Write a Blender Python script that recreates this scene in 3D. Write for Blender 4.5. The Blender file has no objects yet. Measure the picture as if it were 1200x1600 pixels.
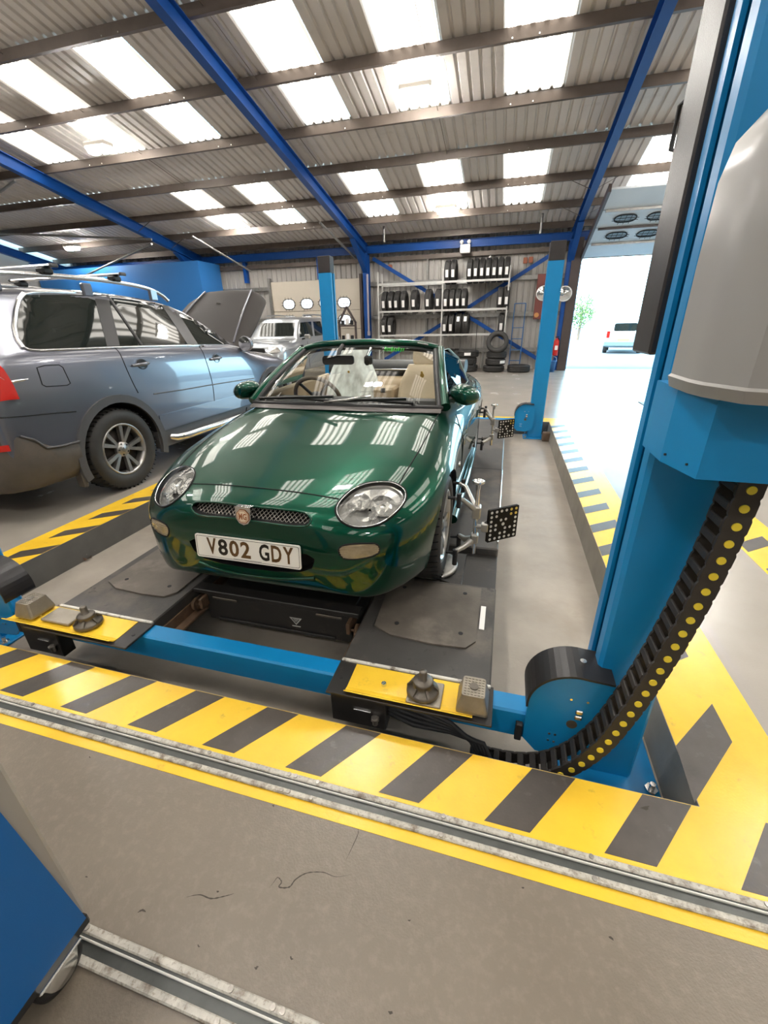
import bpy, bmesh, math, random
from mathutils import Vector, Matrix
from mathutils.bvhtree import BVHTree
random.seed(7)
SC = bpy.context.scene
COL = SC.collection
PI = math.pi
V = Vector

# ------------------------------------------------------------------ camera
FPX = 655.9                      # focal length in pixels of the 1200x1600 frame
CAM_H = 1.4
def cam_axes(yaw, pitch, roll):
    y, p, r = (math.radians(a) for a in (yaw, pitch, roll))
    fwd = V((-math.sin(y) * math.cos(p), math.cos(y) * math.cos(p), -math.sin(p)))
    right = V((math.cos(y), math.sin(y), 0))
    up = right.cross(fwd)
    return (math.cos(r) * right + math.sin(r) * up, -math.sin(r) * right + math.cos(r) * up, fwd)
RT, UPV, FW = cam_axes(15.836, 23.923, -1.1216)
CAMP = V((0, 0, CAM_H))
cd = bpy.data.cameras.new('camera')
cam = bpy.data.objects.new('camera', cd)
COL.objects.link(cam)
cam.matrix_world = Matrix(((RT.x, UPV.x, -FW.x, 0), (RT.y, UPV.y, -FW.y, 0), (RT.z, UPV.z, -FW.z, CAM_H), (0, 0, 0, 1)))
cd.sensor_fit = 'VERTICAL'
cd.sensor_height = 24.0
cd.lens = FPX / 1600 * 24.0
cd.clip_start = 0.02
cd.clip_end = 500
SC.camera = cam
def ray(px, py):
    """direction of a photograph pixel (1200x1600) in the world"""
    return (RT * ((px - 600) / FPX) - UPV * ((py - 800) / FPX) + FW).normalized()
def on_z(px, py, z): d = ray(px, py); return CAMP + d * ((z - CAM_H) / d.z)
def on_y(px, py, y): d = ray(px, py); return CAMP + d * (y / d.y)
def on_x(px, py, x): d = ray(px, py); return CAMP + d * (x / d.x)

# ------------------------------------------------------------------ world and exposure
SC.view_settings.view_transform = 'Standard'
SC.view_settings.look = 'None'
SC.view_settings.gamma = 1.0
SC.view_settings.use_curve_mapping = False
SC.view_settings.exposure = 0.12
W = bpy.data.worlds.new('sky'); SC.world = W; W.use_nodes = True
wn = W.node_tree.nodes; wl = W.node_tree.links
bg = wn['Background']
sky = wn.new('ShaderNodeTexSky')
sky.sky_type = 'NISHITA'
sky.sun_disc = False
sky.sun_elevation = math.radians(50)
sky.sun_rotation = math.radians(200)
sky.dust_density = 3.0
mixw = wn.new('ShaderNodeMixRGB'); mixw.inputs['Fac'].default_value = 0.6
mixw.inputs['Color2'].default_value = (0.40, 0.80, 1.0, 1)
gainw = wn.new('ShaderNodeMixRGB'); gainw.blend_type = 'MULTIPLY'; gainw.inputs['Fac'].default_value = 1
gainw.inputs['Color2'].default_value = (0.16, 0.16, 0.16, 1)
wl.new(sky.outputs[0], gainw.inputs['Color1'])
wl.new(gainw.outputs[0], mixw.inputs['Color1'])
wl.new(mixw.outputs[0], bg.inputs['Color'])
bg.inputs['Strength'].default_value = 12.0
sd = bpy.data.lights.new('sun', 'SUN'); so = bpy.data.objects.new('sun', sd); COL.objects.link(so)
so.rotation_euler = (math.radians(38), 0, math.radians(-70)); sd.energy = 7.0; sd.angle = math.radians(0.5); sd.color = (1, 0.97, 0.92)

# ------------------------------------------------------------------ materials
MATS = {}
def mat(name, col, rough=0.5, metal=0.0, spec=0.5, noise=0.0, nscale=8.0, bump=0.0, bscale=60.0, coat=0.0,
        emit=None, estr=0.0, trans=0.0, alpha=1.0, col2=None, ior=1.45, rnoise=0.0, coord='Object', detail=4.0):
    if name in MATS: return MATS[name]
    m = bpy.data.materials.new(name); m.use_nodes = True
    nt = m.node_tree; b = nt.nodes['Principled BSDF']
    c4 = (*col, 1)
    b.inputs['Base Color'].default_value = c4
    b.inputs['Roughness'].default_value = rough
    b.inputs['Metallic'].default_value = metal
    b.inputs['Specular IOR Level'].default_value = spec
    b.inputs['IOR'].default_value = ior
    b.inputs['Coat Weight'].default_value = coat
    b.inputs['Coat Roughness'].default_value = 0.03
    b.inputs['Transmission Weight'].default_value = trans
    b.inputs['Alpha'].default_value = alpha
    if emit:
        b.inputs['Emission Color'].default_value = (*emit, 1); b.inputs['Emission Strength'].default_value = estr
    if noise or bump or rnoise:
        tc = nt.nodes.new('ShaderNodeTexCoord')
    if noise or rnoise:
        n = nt.nodes.new('ShaderNodeTexNoise'); n.inputs['Scale'].default_value = nscale; n.inputs['Detail'].default_value = detail
        n.inputs['Roughness'].default_value = 0.6
        nt.links.new(tc.outputs[coord], n.inputs['Vector'])
        if noise:
            r = nt.nodes.new('ShaderNodeValToRGB')
            r.color_ramp.elements[0].position = 0.3; r.color_ramp.elements[1].position = 0.7
            k = col2 if col2 else tuple(max(0, c * (1 - noise)) for c in col)
            r.color_ramp.elements[0].color = (*k, 1); r.color_ramp.elements[1].color = c4
            nt.links.new(n.outputs['Fac'], r.inputs['Fac']); nt.links.new(r.outputs['Color'], b.inputs['Base Color'])
        if rnoise:
            mr = nt.nodes.new('ShaderNodeMapRange'); mr.inputs['To Min'].default_value = max(0, rough - rnoise); mr.inputs['To Max'].default_value = min(1, rough + rnoise)
            nt.links.new(n.outputs['Fac'], mr.inputs['Value']); nt.links.new(mr.outputs[0], b.inputs['Roughness'])
    if bump:
        n2 = nt.nodes.new('ShaderNodeTexNoise'); n2.inputs['Scale'].default_value = bscale; n2.inputs['Detail'].default_value = 3
        bp = nt.nodes.new('ShaderNodeBump'); bp.inputs['Strength'].default_value = bump; bp.inputs['Distance'].default_value = 0.002
        nt.links.new(tc.outputs[coord], n2.inputs['Vector']); nt.links.new(n2.outputs['Fac'], bp.inputs['Height']); nt.links.new(bp.outputs[0], b.inputs['Normal'])
    MATS[name] = m
    return m

def speckle(m, col, scale, lo, hi, coord='Object', amount=1.0):
    """mix spots of wear or dirt of a given colour over a material's base colour"""
    nt = m.node_tree; b = nt.nodes['Principled BSDF']
    inp = b.inputs['Base Color']
    tc = nt.nodes.new('ShaderNodeTexCoord'); n = nt.nodes.new('ShaderNodeTexNoise')
    n.inputs['Scale'].default_value = scale; n.inputs['Detail'].default_value = 6; n.inputs['Roughness'].default_value = 0.65
    mr = nt.nodes.new('ShaderNodeMapRange'); mr.inputs['From Min'].default_value = lo; mr.inputs['From Max'].default_value = hi
    mr.inputs['To Max'].default_value = amount
    mx = nt.nodes.new('ShaderNodeMixRGB'); mx.inputs['Color2'].default_value = (*col, 1)
    nt.links.new(tc.outputs[coord], n.inputs['Vector']); nt.links.new(n.outputs['Fac'], mr.inputs['Value']); nt.links.new(mr.outputs[0], mx.inputs['Fac'])
    if inp.links: nt.links.new(inp.links[0].from_socket, mx.inputs['Color1'])
    else: mx.inputs['Color1'].default_value = inp.default_value
    nt.links.new(mx.outputs[0], inp)
    return m

def thin_glass(name, tint=(0.9, 0.95, 0.95), dark=0.0, rough=0.0, ior=1.45):
    """thin pane: mostly see-through with a mirror-like reflection at grazing angles"""
    if name in MATS: return MATS[name]
    m = bpy.data.materials.new(name); m.use_nodes = True; nt = m.node_tree; nt.nodes.clear()
    o = nt.nodes.new('ShaderNodeOutputMaterial'); t = nt.nodes.new('ShaderNodeBsdfTransparent'); g = nt.nodes.new('ShaderNodeBsdfGlossy')
    t.inputs['Color'].default_value = (*[c * (1 - dark) for c in tint], 1); g.inputs['Roughness'].default_value = rough
    fr = nt.nodes.new('ShaderNodeFresnel'); fr.inputs['IOR'].default_value = ior
    mx = nt.nodes.new('ShaderNodeMixShader'); nt.links.new(fr.outputs[0], mx.inputs[0]); nt.links.new(t.outputs[0], mx.inputs[1]); nt.links.new(g.outputs[0], mx.inputs[2])
    nt.links.new(mx.outputs[0], o.inputs['Surface'])
    MATS[name] = m
    return m

# ------------------------------------------------------------------ mesh builder
class MB:
    def __init__(s): s.v = []; s.f = []; s.sm = []
    def add(s, vs, fs, smooth=False):
        o = len(s.v); s.v += [tuple(p) for p in vs]
        s.f += [tuple(i + o for i in f) for f in fs]; s.sm += [smooth] * len(fs)
        return s
    def box(s, x0, x1, y0, y1, z0, z1, m=None):
        vs = [V((x, y, z)) for z in (z0, z1) for y in (y0, y1) for x in (x0, x1)]
        if m is not None: vs = [m @ p for p in vs]
        return s.add(vs, [(0, 2, 3, 1), (4, 5, 7, 6), (0, 1, 5, 4), (2, 6, 7, 3), (0, 4, 6, 2), (1, 3, 7, 5)])
    def bbox(s, x0, x1, y0, y1, z0, z1, b=0.005, m=None):
        """box with chamfered edges"""
        cx, cy, cz = (x0 + x1) / 2, (y0 + y1) / 2, (z0 + z1) / 2
        hx, hy, hz = abs(x1 - x0) / 2, abs(y1 - y0) / 2, abs(z1 - z0) / 2
        b = min(b, hx * .9, hy * .9, hz * .9)
        bm = bmesh.new(); bmesh.ops.create_cube(bm, size=1)
        for q in bm.verts: q.co = V((q.co.x * 2 * hx, q.co.y * 2 * hy, q.co.z * 2 * hz))
        bmesh.ops.bevel(bm, geom=bm.edges[:], offset=b, segments=1, affect='EDGES')
        M2 = Matrix.Translation((cx, cy, cz)); M2 = (m @ M2) if m is not None else M2
        bm.verts.index_update()
        s.add([M2 @ q.co for q in bm.verts], [[q.index for q in f.verts] for f in bm.faces]); bm.free()
        return s
    def cyl(s, p0, p1, r0, r1=None, n=16, caps=True, smooth=True):
        p0 = V(p0); p1 = V(p1); r1 = r0 if r1 is None else r1
        d = (p1 - p0).normalized(); a = d.orthogonal().normalized(); b = d.cross(a)
        vs = []
        for p, r in ((p0, r0), (p1, r1)):
            for k in range(n):
                t = 2 * PI * k / n; vs.append(p + a * (r * math.cos(t)) + b * (r * math.sin(t)))
        s.add(vs, [(k, (k + 1) % n, n + (k + 1) % n, n + k) for k in range(n)], smooth)
        if caps: s.add(vs, [tuple(reversed(range(n))), tuple(range(n, 2 * n))])
        return s
    def tube(s, pts, r, n=8, closed=False, caps=True):
        pts = [V(p) for p in pts]; N = len(pts); vs = []
        rs = r if isinstance(r, (list, tuple)) else [r] * N
        up = None
        for i, p in enumerate(pts):
            a = pts[(i - 1) % N] if (closed or i > 0) else p
            c = pts[(i + 1) % N] if (closed or i < N - 1) else p
            d = (c - a).normalized()
            if up is None: up = d.orthogonal().normalized()
            up = (up - d * up.dot(d)).normalized(); w = d.cross(up)
            for k in range(n):
                t = 2 * PI * k / n; vs.append(p + up * (rs[i] * math.cos(t)) + w * (rs[i] * math.sin(t)))
        fs = []
        for i in range(N if closed else N - 1):
            j = (i + 1) % N
            fs += [(i * n + k, i * n + (k + 1) % n, j * n + (k + 1) % n, j * n + k) for k in range(n)]
        s.add(vs, fs, True)
        if caps and not closed: s.add(vs, [tuple(reversed(range(n))), tuple(range((N - 1) * n, N * n))])
        return s
    def lathe(s, prof, n=32, m=None, closed=False, smooth=True):
        """prof: (radius, axial) pairs turned about local Z"""
        vs = []; N = len(prof)
        for (r, z) in prof:
            for k in range(n):
                t = 2 * PI * k / n; p = V((r * math.cos(t), r * math.sin(t), z)); vs.append(m @ p if m is not None else p)
        fs = []
        for i in range(N if closed else N - 1):
            j = (i + 1) % N
            fs += [(i * n + k, i * n + (k + 1) % n, j * n + (k + 1) % n, j * n + k) for k in range(n)]
        return s.add(vs, fs, smooth)
    def prism(s, poly, a0, a1, axis='y', m=None):
        """extrude a closed 2D outline along an axis (poly in the two other axes)"""
        n = len(poly); vs = []
        for a in (a0, a1):
            for (u, w) in poly:
                p = V((u, a, w)) if axis == 'y' else (V((a, u, w)) if axis == 'x' else V((u, w, a)))
                vs.append(m @ p if m is not None else p)
        return s.add(vs, [(k, (k + 1) % n, n + (k + 1) % n, n + k) for k in range(n)] + [tuple(reversed(range(n))), tuple(range(n, 2 * n))])
    def grid(s, rows, smooth=True, closed_u=False):
        """rows of points -> quads"""
        n = len(rows[0]); vs = [p for r in rows for p in r]; fs = []
        for i in range(len(rows) - 1):
            for k in range(n if closed_u else n - 1):
                fs.append((i * n + k, i * n + (k + 1) % n, (i + 1) * n + (k + 1) % n, (i + 1) * n + k))
        return s.add(vs, fs, smooth)
    def bar(s, p0, p1, w, h, up=(0, 0, 1)):
        """rectangular bar between two points"""
        p0 = V(p0); p1 = V(p1); d = (p1 - p0).normalized(); u = V(up); u = (u - d * u.dot(d))
        if u.length < 1e-6: u = d.orthogonal()
        u.normalize(); a = d.cross(u)
        vs = [p + a * (sa * w / 2) + u * (su * h / 2) for p in (p0, p1) for (sa, su) in ((-1, -1), (1, -1), (1, 1), (-1, 1))]
        return s.add(vs, [(0, 1, 5, 4), (1, 2, 6, 5), (2, 3, 7, 6), (3, 0, 4, 7), (3, 2, 1, 0), (4, 5, 6, 7)])
    def mesh(s, name):
        me = bpy.data.meshes.new(name); me.from_pydata(s.v, [], s.f)
        me.polygons.foreach_set('use_smooth', s.sm); me.validate(); me.update()
        return me
    def build(s, name, material, parent=None, loc=None, fix=True, weld=False):
        me = s.mesh(name)
        if fix:
            bm = bmesh.new(); bm.from_mesh(me)
            if weld: bmesh.ops.remove_doubles(bm, verts=bm.verts[:], dist=1e-5)
            bmesh.ops.recalc_face_normals(bm, faces=bm.faces[:]); bm.to_mesh(me); bm.free()
        return link(name, me, material, parent, loc)
def link(name, me, material, parent=None, loc=None):
    if material is not None and not me.materials:
        me.materials.append(material)
    o = bpy.data.objects.new(name, me); COL.objects.link(o)
    if parent is not None: o.parent = parent
    if loc is not None: o.location = loc
    return o
def empty(name, loc=(0, 0, 0), rz=0.0):
    o = bpy.data.objects.new(name, None); COL.objects.link(o); o.location = loc; o.rotation_euler = (0, 0, rz); o.empty_display_size = 0.1
    return o
def tag(o, label, cat, group=None):
    o['label'] = label; o['category'] = cat
    if group: o['group'] = group
    return o
def struct(o, label=None):
    o['kind'] = 'structure'
    if label: o['label'] = label
    return o
def thing(name, label, cat, loc=(0, 0, 0), rz=0.0, group=None):
    return tag(empty(name, loc, rz), label, cat, group)
def copy_tree(o, parent=None):
    c = o.copy(); COL.objects.link(c)
    if parent is not None: c.parent = parent
    for ch in list(o.children): copy_tree(ch, c)
    return c
def shared(name, me, parent=None, loc=(0, 0, 0), rot=(0, 0, 0), scale=None):
    o = bpy.data.objects.new(name, me); COL.objects.link(o)
    if parent is not None: o.parent = parent
    o.location = loc; o.rotation_euler = rot
    if scale: o.scale = scale
    return o
def baked(o):
    """apply an object's modifiers to its mesh"""
    dg = bpy.context.evaluated_depsgraph_get(); dg.update()
    me = bpy.data.meshes.new_from_object(o.evaluated_get(dg)); old = o.data; o.modifiers.clear(); o.data = me
    bpy.data.meshes.remove(old)
    return o
def text_mesh(body, size, depth=0.0, font_scale_x=1.0, align='CENTER', bold=0.0, shear=0.0):
    cu = bpy.data.curves.new('lettering', 'FONT'); cu.body = body; cu.size = size; cu.extrude = depth; cu.align_x = align; cu.align_y = 'CENTER'
    cu.offset = bold; cu.shear = shear; cu.resolution_u = 3
    o = bpy.data.objects.new('lettering', cu); COL.objects.link(o)
    dg = bpy.context.evaluated_depsgraph_get(); dg.update()
    me = bpy.data.meshes.new_from_object(o.evaluated_get(dg)); bpy.data.objects.remove(o); bpy.data.curves.remove(cu)
    for q in me.vertices: q.co.x *= font_scale_x
    me.materials.clear()
    return me
def frame(o, x, y, z, origin):
    """place an object by its local axes"""
    x, y, z = V(x), V(y), V(z)
    o.matrix_local = Matrix(((x.x, y.x, z.x, origin[0]), (x.y, y.y, z.y, origin[1]), (x.z, y.z, z.z, origin[2]), (0, 0, 0, 1)))
    return o
def rounded(w, h, r, n=4, cx=0, cy=0):
    pts = []
    for (sx, sy, a) in ((1, 1, 0), (-1, 1, 90), (-1, -1, 180), (1, -1, 270)):
        for k in range(n + 1):
            t = math.radians(a + 90 * k / n)
            pts.append((cx + sx * (w / 2 - r) + r * math.cos(t), cy + sy * (h / 2 - r) + r * math.sin(t)))
    return pts
WROOT = {}
def wthing(name, label, cat, loc, group=None):
    """a thing whose parts are given in world coordinates"""
    o = thing(name, label, cat, loc, 0, group); WROOT[o.name] = V(loc); return o
def link(name, me, material, parent=None, loc=None):
    if material is not None and not me.materials: me.materials.append(material)
    o = bpy.data.objects.new(name, me); COL.objects.link(o)
    if parent is not None:
        o.parent = parent
        if parent.name in WROOT: o.matrix_parent_inverse = Matrix.Translation(-WROOT[parent.name])
    if loc is not None: o.location = loc
    return o
def shared(name, me, parent=None, loc=(0, 0, 0), rot=(0, 0, 0), scale=None):
    o = link(name, me, None, parent, loc); o.rotation_euler = rot
    if scale: o.scale = scale
    return o
# ------------------------------------------------------------------ setting: floor, recess, ground
M_FLOOR = mat('floor_concrete', (0.37, 0.33, 0.285), 0.25, noise=0.15, nscale=1.6, bump=0.25, bscale=140, rnoise=0.08, spec=0.7, detail=8)
speckle(M_FLOOR, (0.20, 0.175, 0.15), 4.0, 0.60, 0.85, amount=0.4)
speckle(M_FLOOR, (0.06, 0.05, 0.045), 60.0, 0.74, 0.78, amount=0.7)
M_FLOORN = mat('floor_concrete_near', (0.205, 0.170, 0.130), 0.32, noise=0.16, nscale=3.0, bump=0.5, bscale=160, rnoise=0.08, spec=0.6, detail=10)
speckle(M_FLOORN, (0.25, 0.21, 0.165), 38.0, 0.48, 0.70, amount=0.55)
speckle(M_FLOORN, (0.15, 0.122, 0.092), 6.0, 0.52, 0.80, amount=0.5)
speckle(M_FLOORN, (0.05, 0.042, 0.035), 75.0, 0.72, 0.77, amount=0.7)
M_PIT = mat('recess_concrete', (0.40, 0.355, 0.30), 0.42, noise=0.3, nscale=2.2, bump=0.3, bscale=70, rnoise=0.1)
speckle(M_PIT, (0.14, 0.12, 0.10), 5.0, 0.62, 0.84, amount=0.5)
speckle(M_PIT, (0.06, 0.05, 0.04), 45.0, 0.70, 0.75, amount=0.8)
speckle(M_PIT, (0.26, 0.20, 0.14), 2.4, 0.52, 0.75, amount=0.45)
M_KERB = mat('recess_kerb_paint', (0.13, 0.125, 0.115), 0.55, noise=0.2, nscale=6)
speckle(M_KERB, (0.5, 0.48, 0.44), 22.0, 0.70, 0.75, amount=0.8)
M_KERB2 = mat('recess_kerb_bare', (0.30, 0.275, 0.235), 0.6, noise=0.3, nscale=4, bump=0.3)
PX0, PX1, PY0, PY1, PZ = -2.978, 0.711, 1.058, 6.90, -0.20
XL, XR, YF, YB = -17.6, 8.0, -9.0, 15.55
b = MB()
b.add([(XL, 0.73, 0), (XR, 0.73, 0), (XR, PY0, 0), (XL, PY0, 0), (PX0, PY0, 0), (PX1, PY0, 0), (XL, PY1, 0), (PX0, PY1, 0), (PX1, PY1, 0), (XR, PY1, 0), (XL, YB, 0), (XR, YB, 0)],
      [(0, 1, 2, 5, 4, 3), (3, 4, 7, 6), (5, 2, 9, 8), (6, 7, 8, 9, 11, 10)])
b.add([(XL, YF, -0.3), (XR, YF, -0.3), (XR, YB, -0.3), (XL, YB, -0.3), (XL, YF, 0), (XR, YF, 0), (XR, YB, 0), (XL, YB, 0)], [(3, 2, 1, 0), (0, 1, 5, 4), (1, 2, 6, 5), (2, 3, 7, 6), (3, 0, 4, 7)])
floor = struct(b.build('floor', M_FLOOR, fix=False), 'worn grey painted concrete workshop floor')
MB().add([(XL, YF, 0), (XR, YF, 0), (XR, 0.73, 0), (XL, 0.73, 0)], [(0, 1, 2, 3)]).build('near_floor', M_FLOORN, floor, fix=False)  # darker concrete tone on the viewer's side of the front track
b = MB(); b.add([(PX0, PY0, PZ), (PX1, PY0, PZ), (PX1, PY1, PZ), (PX0, PY1, PZ)], [(0, 1, 2, 3)])
b.build('recess_floor', M_PIT, floor, fix=False)
for nm, m_, pts in (('recess_kerb', M_KERB, [(PX0, PY0), (PX0, PY1)]), ('recess_kerb', M_KERB2, [(PX1, PY1), (PX1, PY0)]),
                ('recess_kerb', M_KERB, [(PX1, PY0), (PX0, PY0)]), ('recess_kerb', M_KERB, [(PX0, PY1), (PX1, PY1)])):
    (x0, y0), (x1, y1) = pts
    d = V((x1 - x0, y1 - y0, 0)).normalized(); inn = V((-d.y, d.x, 0)) * -0.012
    MB().add([(x0, y0, PZ), (x1, y1, PZ), (x1, y1, 0), (x0, y0, 0), V((x0, y0, PZ)) + inn, V((x1, y1, PZ)) + inn], [(0, 1, 2, 3), (4, 5, 2, 3)]).build(nm, m_, floor, fix=False)
M_GROUND = mat('yard_concrete', (0.125, 0.14, 0.155), 0.7, noise=0.2, nscale=0.8)
struct(MB().box(-40, 40, YB + 0.02, 120, -0.3, -0.03).build('ground', M_GROUND), 'pale sunlit yard outside the open door')

# painted hazard margins round the recess: yellow band, black bars as parts of their band
M_YEL = mat('yellow_paint', (0.92, 0.60, 0.045), 0.25, noise=0.16, nscale=5, col2=(0.84, 0.51, 0.035), bump=0.2, bscale=120)
speckle(M_YEL, (0.30, 0.20, 0.06), 14.0, 0.62, 0.78, amount=0.6)
speckle(M_YEL, (0.12, 0.09, 0.05), 55.0, 0.70, 0.76, amount=0.5)
M_BLK = mat('black_floor_paint', (0.085, 0.072, 0.062), 0.33, noise=0.25, nscale=10, bump=0.25, bscale=110)
speckle(M_BLK, (0.25, 0.23, 0.20), 18.0, 0.60, 0.82, amount=0.4)
def flat(poly, z0, z1, name, m, parent=None):
    n = len(poly)
    vs = [(x, y, z0) for x, y in poly] + [(x, y, z1) for x, y in poly]
    return MB().add(vs, [tuple(range(n, 2 * n)), tuple(reversed(range(n)))] + [(k, (k + 1) % n, n + (k + 1) % n, n + k) for k in range(n)]).build(name, m, parent)
ZY, ZB = 0.0012, 0.0022
fr = thing('hazard_marking', 'yellow and black striped floor paint between the recess and the steel floor track', 'floor marking')
flat([(-5.2, 0.722), (1.75, 0.722), (1.75, 1.056), (-5.2, 1.056)], 0.0001, ZY, 'yellow_band', M_YEL, fr)
for k in range(-9, 6):
    x = 0.062 + 0.3385 * k
    if x < -4.9 or k == 2: continue
    flat([(x, 0.843), (x + 0.134, 0.843), (x + 0.288, 1.054), (x + 0.150, 1.054)], ZY - .0002, ZB, 'black_stripe', M_BLK, fr)
flat([(0.735, 0.843), (0.87, 0.843), (1.02, 1.054), (0.885, 1.054)], ZY - .0002, ZB, 'black_stripe', M_BLK, fr)
rt = thing('hazard_marking', 'yellow floor margin with black bars along the concrete kerb towards the open door', 'floor marking')
flat([(0.713, 1.056), (1.046, 1.056), (1.046, 7.2), (0.713, 7.2)], 0.0001, ZY, 'yellow_band', M_YEL, rt)
flat([(0.70, 1.064), (0.912, 1.34), (0.912, 1.514), (0.713, 1.274)], ZY - .0002, ZB, 'black_stripe', M_BLK, rt)
for k in range(-3, 12):
    y = 2.671 + 0.3465 * k
    flat([(0.714, y), (0.918, y + 0.152), (0.918, y + 0.282), (0.714, y + 0.130)], ZY - .0002, ZB, 'black_stripe', M_BLK, rt)
lf = thing('hazard_marking', 'yellow floor margin with black bars beside the grey estate car', 'floor marking')
flat([(-3.268, 1.056), (-2.98, 1.056), (-2.98, 7.2), (-3.268, 7.2)], 0.0001, ZY, 'yellow_band', M_YEL, lf)
for k in range(-2, 16):
    y = 1.815 + 0.335 * k
    flat([(-2.981, y), (-2.981, y + 0.132), (-3.165, y - 0.012), (-3.165, y - 0.144)], ZY - .0002, ZB, 'black_stripe', M_BLK, lf)
bk = thing('hazard_marking', 'short yellow floor band behind the far end of the lift', 'floor marking')
flat([(-2.98, 6.92), (0.712, 6.92), (0.712, 7.2), (-2.98, 7.2)], 0.0001, ZY, 'yellow_band', M_YEL, bk)
for k in range(10):
    x = -2.9 + 0.36 * k
    flat([(x, 6.925), (x + 0.13, 6.925), (x + 0.28, 7.13), (x + 0.15, 7.13)], ZY - .0002, ZB, 'black_stripe', M_BLK, bk)
# a second marked bay edge seen far right of the post
fb = thing('hazard_marking', 'yellow and black striped floor patch beyond the power unit post', 'floor marking')
flat([(1.62, 2.2), (1.95, 2.2), (1.95, 4.4), (1.62, 4.4)], 0.0001, ZY, 'yellow_band', M_YEL, fb)
for k in range(6):
    y = 2.26 + 0.345 * k
    flat([(1.64, y), (1.84, y + .15), (1.84, y + .28), (1.64, y + .13)], ZY - .0002, ZB, 'black_stripe', M_BLK, fb)

# steel floor tracks
M_RAILW = mat('track_flange_paint', (0.62, 0.59, 0.52), 0.5, noise=0.3, nscale=30, metal=0.0, bump=0.3)
speckle(M_RAILW, (0.12, 0.08, 0.05), 26.0, 0.50, 0.68, amount=0.85)
speckle(M_RAILW, (0.20, 0.15, 0.10), 90.0, 0.52, 0.66, amount=0.7)
M_RAILG = mat('track_steel', (0.33, 0.32, 0.30), 0.4, metal=0.7, noise=0.3, nscale=12)
M_BRIGHT = mat('bright_steel', (0.8, 0.8, 0.78), 0.22, metal=1.0)
M_BOLT = mat('bolt_steel', (0.45, 0.42, 0.38), 0.35, metal=0.9, noise=0.4, nscale=40)
def floor_track(y0, y1, x0, x1, label, joints):
    t = thing('floor_track', label, 'floor track', (0, 0, 0))
    w = (y1 - y0)
    MB().bbox(x0, x1, y0, y0 + w * .26, 0.0012, 0.011, .003).build('flange', M_RAILW, t)
    MB().bbox(x0, x1, y1 - w * .26, y1, 0.0012, 0.011, .003).build('flange', M_RAILW, t)
    MB().box(x0, x1, y0 + w * .24, y1 - w * .24, 0.0012, 0.005).build('channel', mat('channel_dark_steel', (0.10, 0.105, 0.10), 0.35, metal=.4, noise=.3, nscale=14), t)
    MB().bbox(x0, x1, y1 - w * .42, y1 - w * .36, 0.004, 0.014, .002).build('guide_edge', mat('guide_worn_bright', (0.82, 0.80, 0.74), 0.35), t)
    sm = MB().cyl((0, 0, 0), (0, 0, 0.004), 0.007, n=8).mesh('screw'); sm.materials.append(M_BOLT)
    xs = []
    x = x0 + .1
    for j in joints: xs += [j - .012, j + .012]
    while x < x1: xs.append(x); x += 0.42
    for x in xs:
        for yy in (y0 + w * .12, y1 - w * .12): shared('screw', sm, t, (x, yy, 0.0105))
    return t
floor_track(0.755, 0.826, -5.2, 2.2, 'scuffed pale steel floor track bordered by yellow paint', [-0.573, -2.6, 1.4])
floor_track(0.262, 0.330, -5.2, 0.30, 'rusty pale steel floor track running under the blue cabinet castor', [-0.36])
# small floor cover plate by the far door
cv = tag(MB().bbox(2.45, 3.2, 8.55, 9.05, 0.0005, 0.012, .003).build('floor_hatch', mat('hatch_steel', (0.16, 0.17, 0.18), 0.5, metal=.5)), 'dark steel hatch set in the floor before the open door', 'floor hatch')

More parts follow.
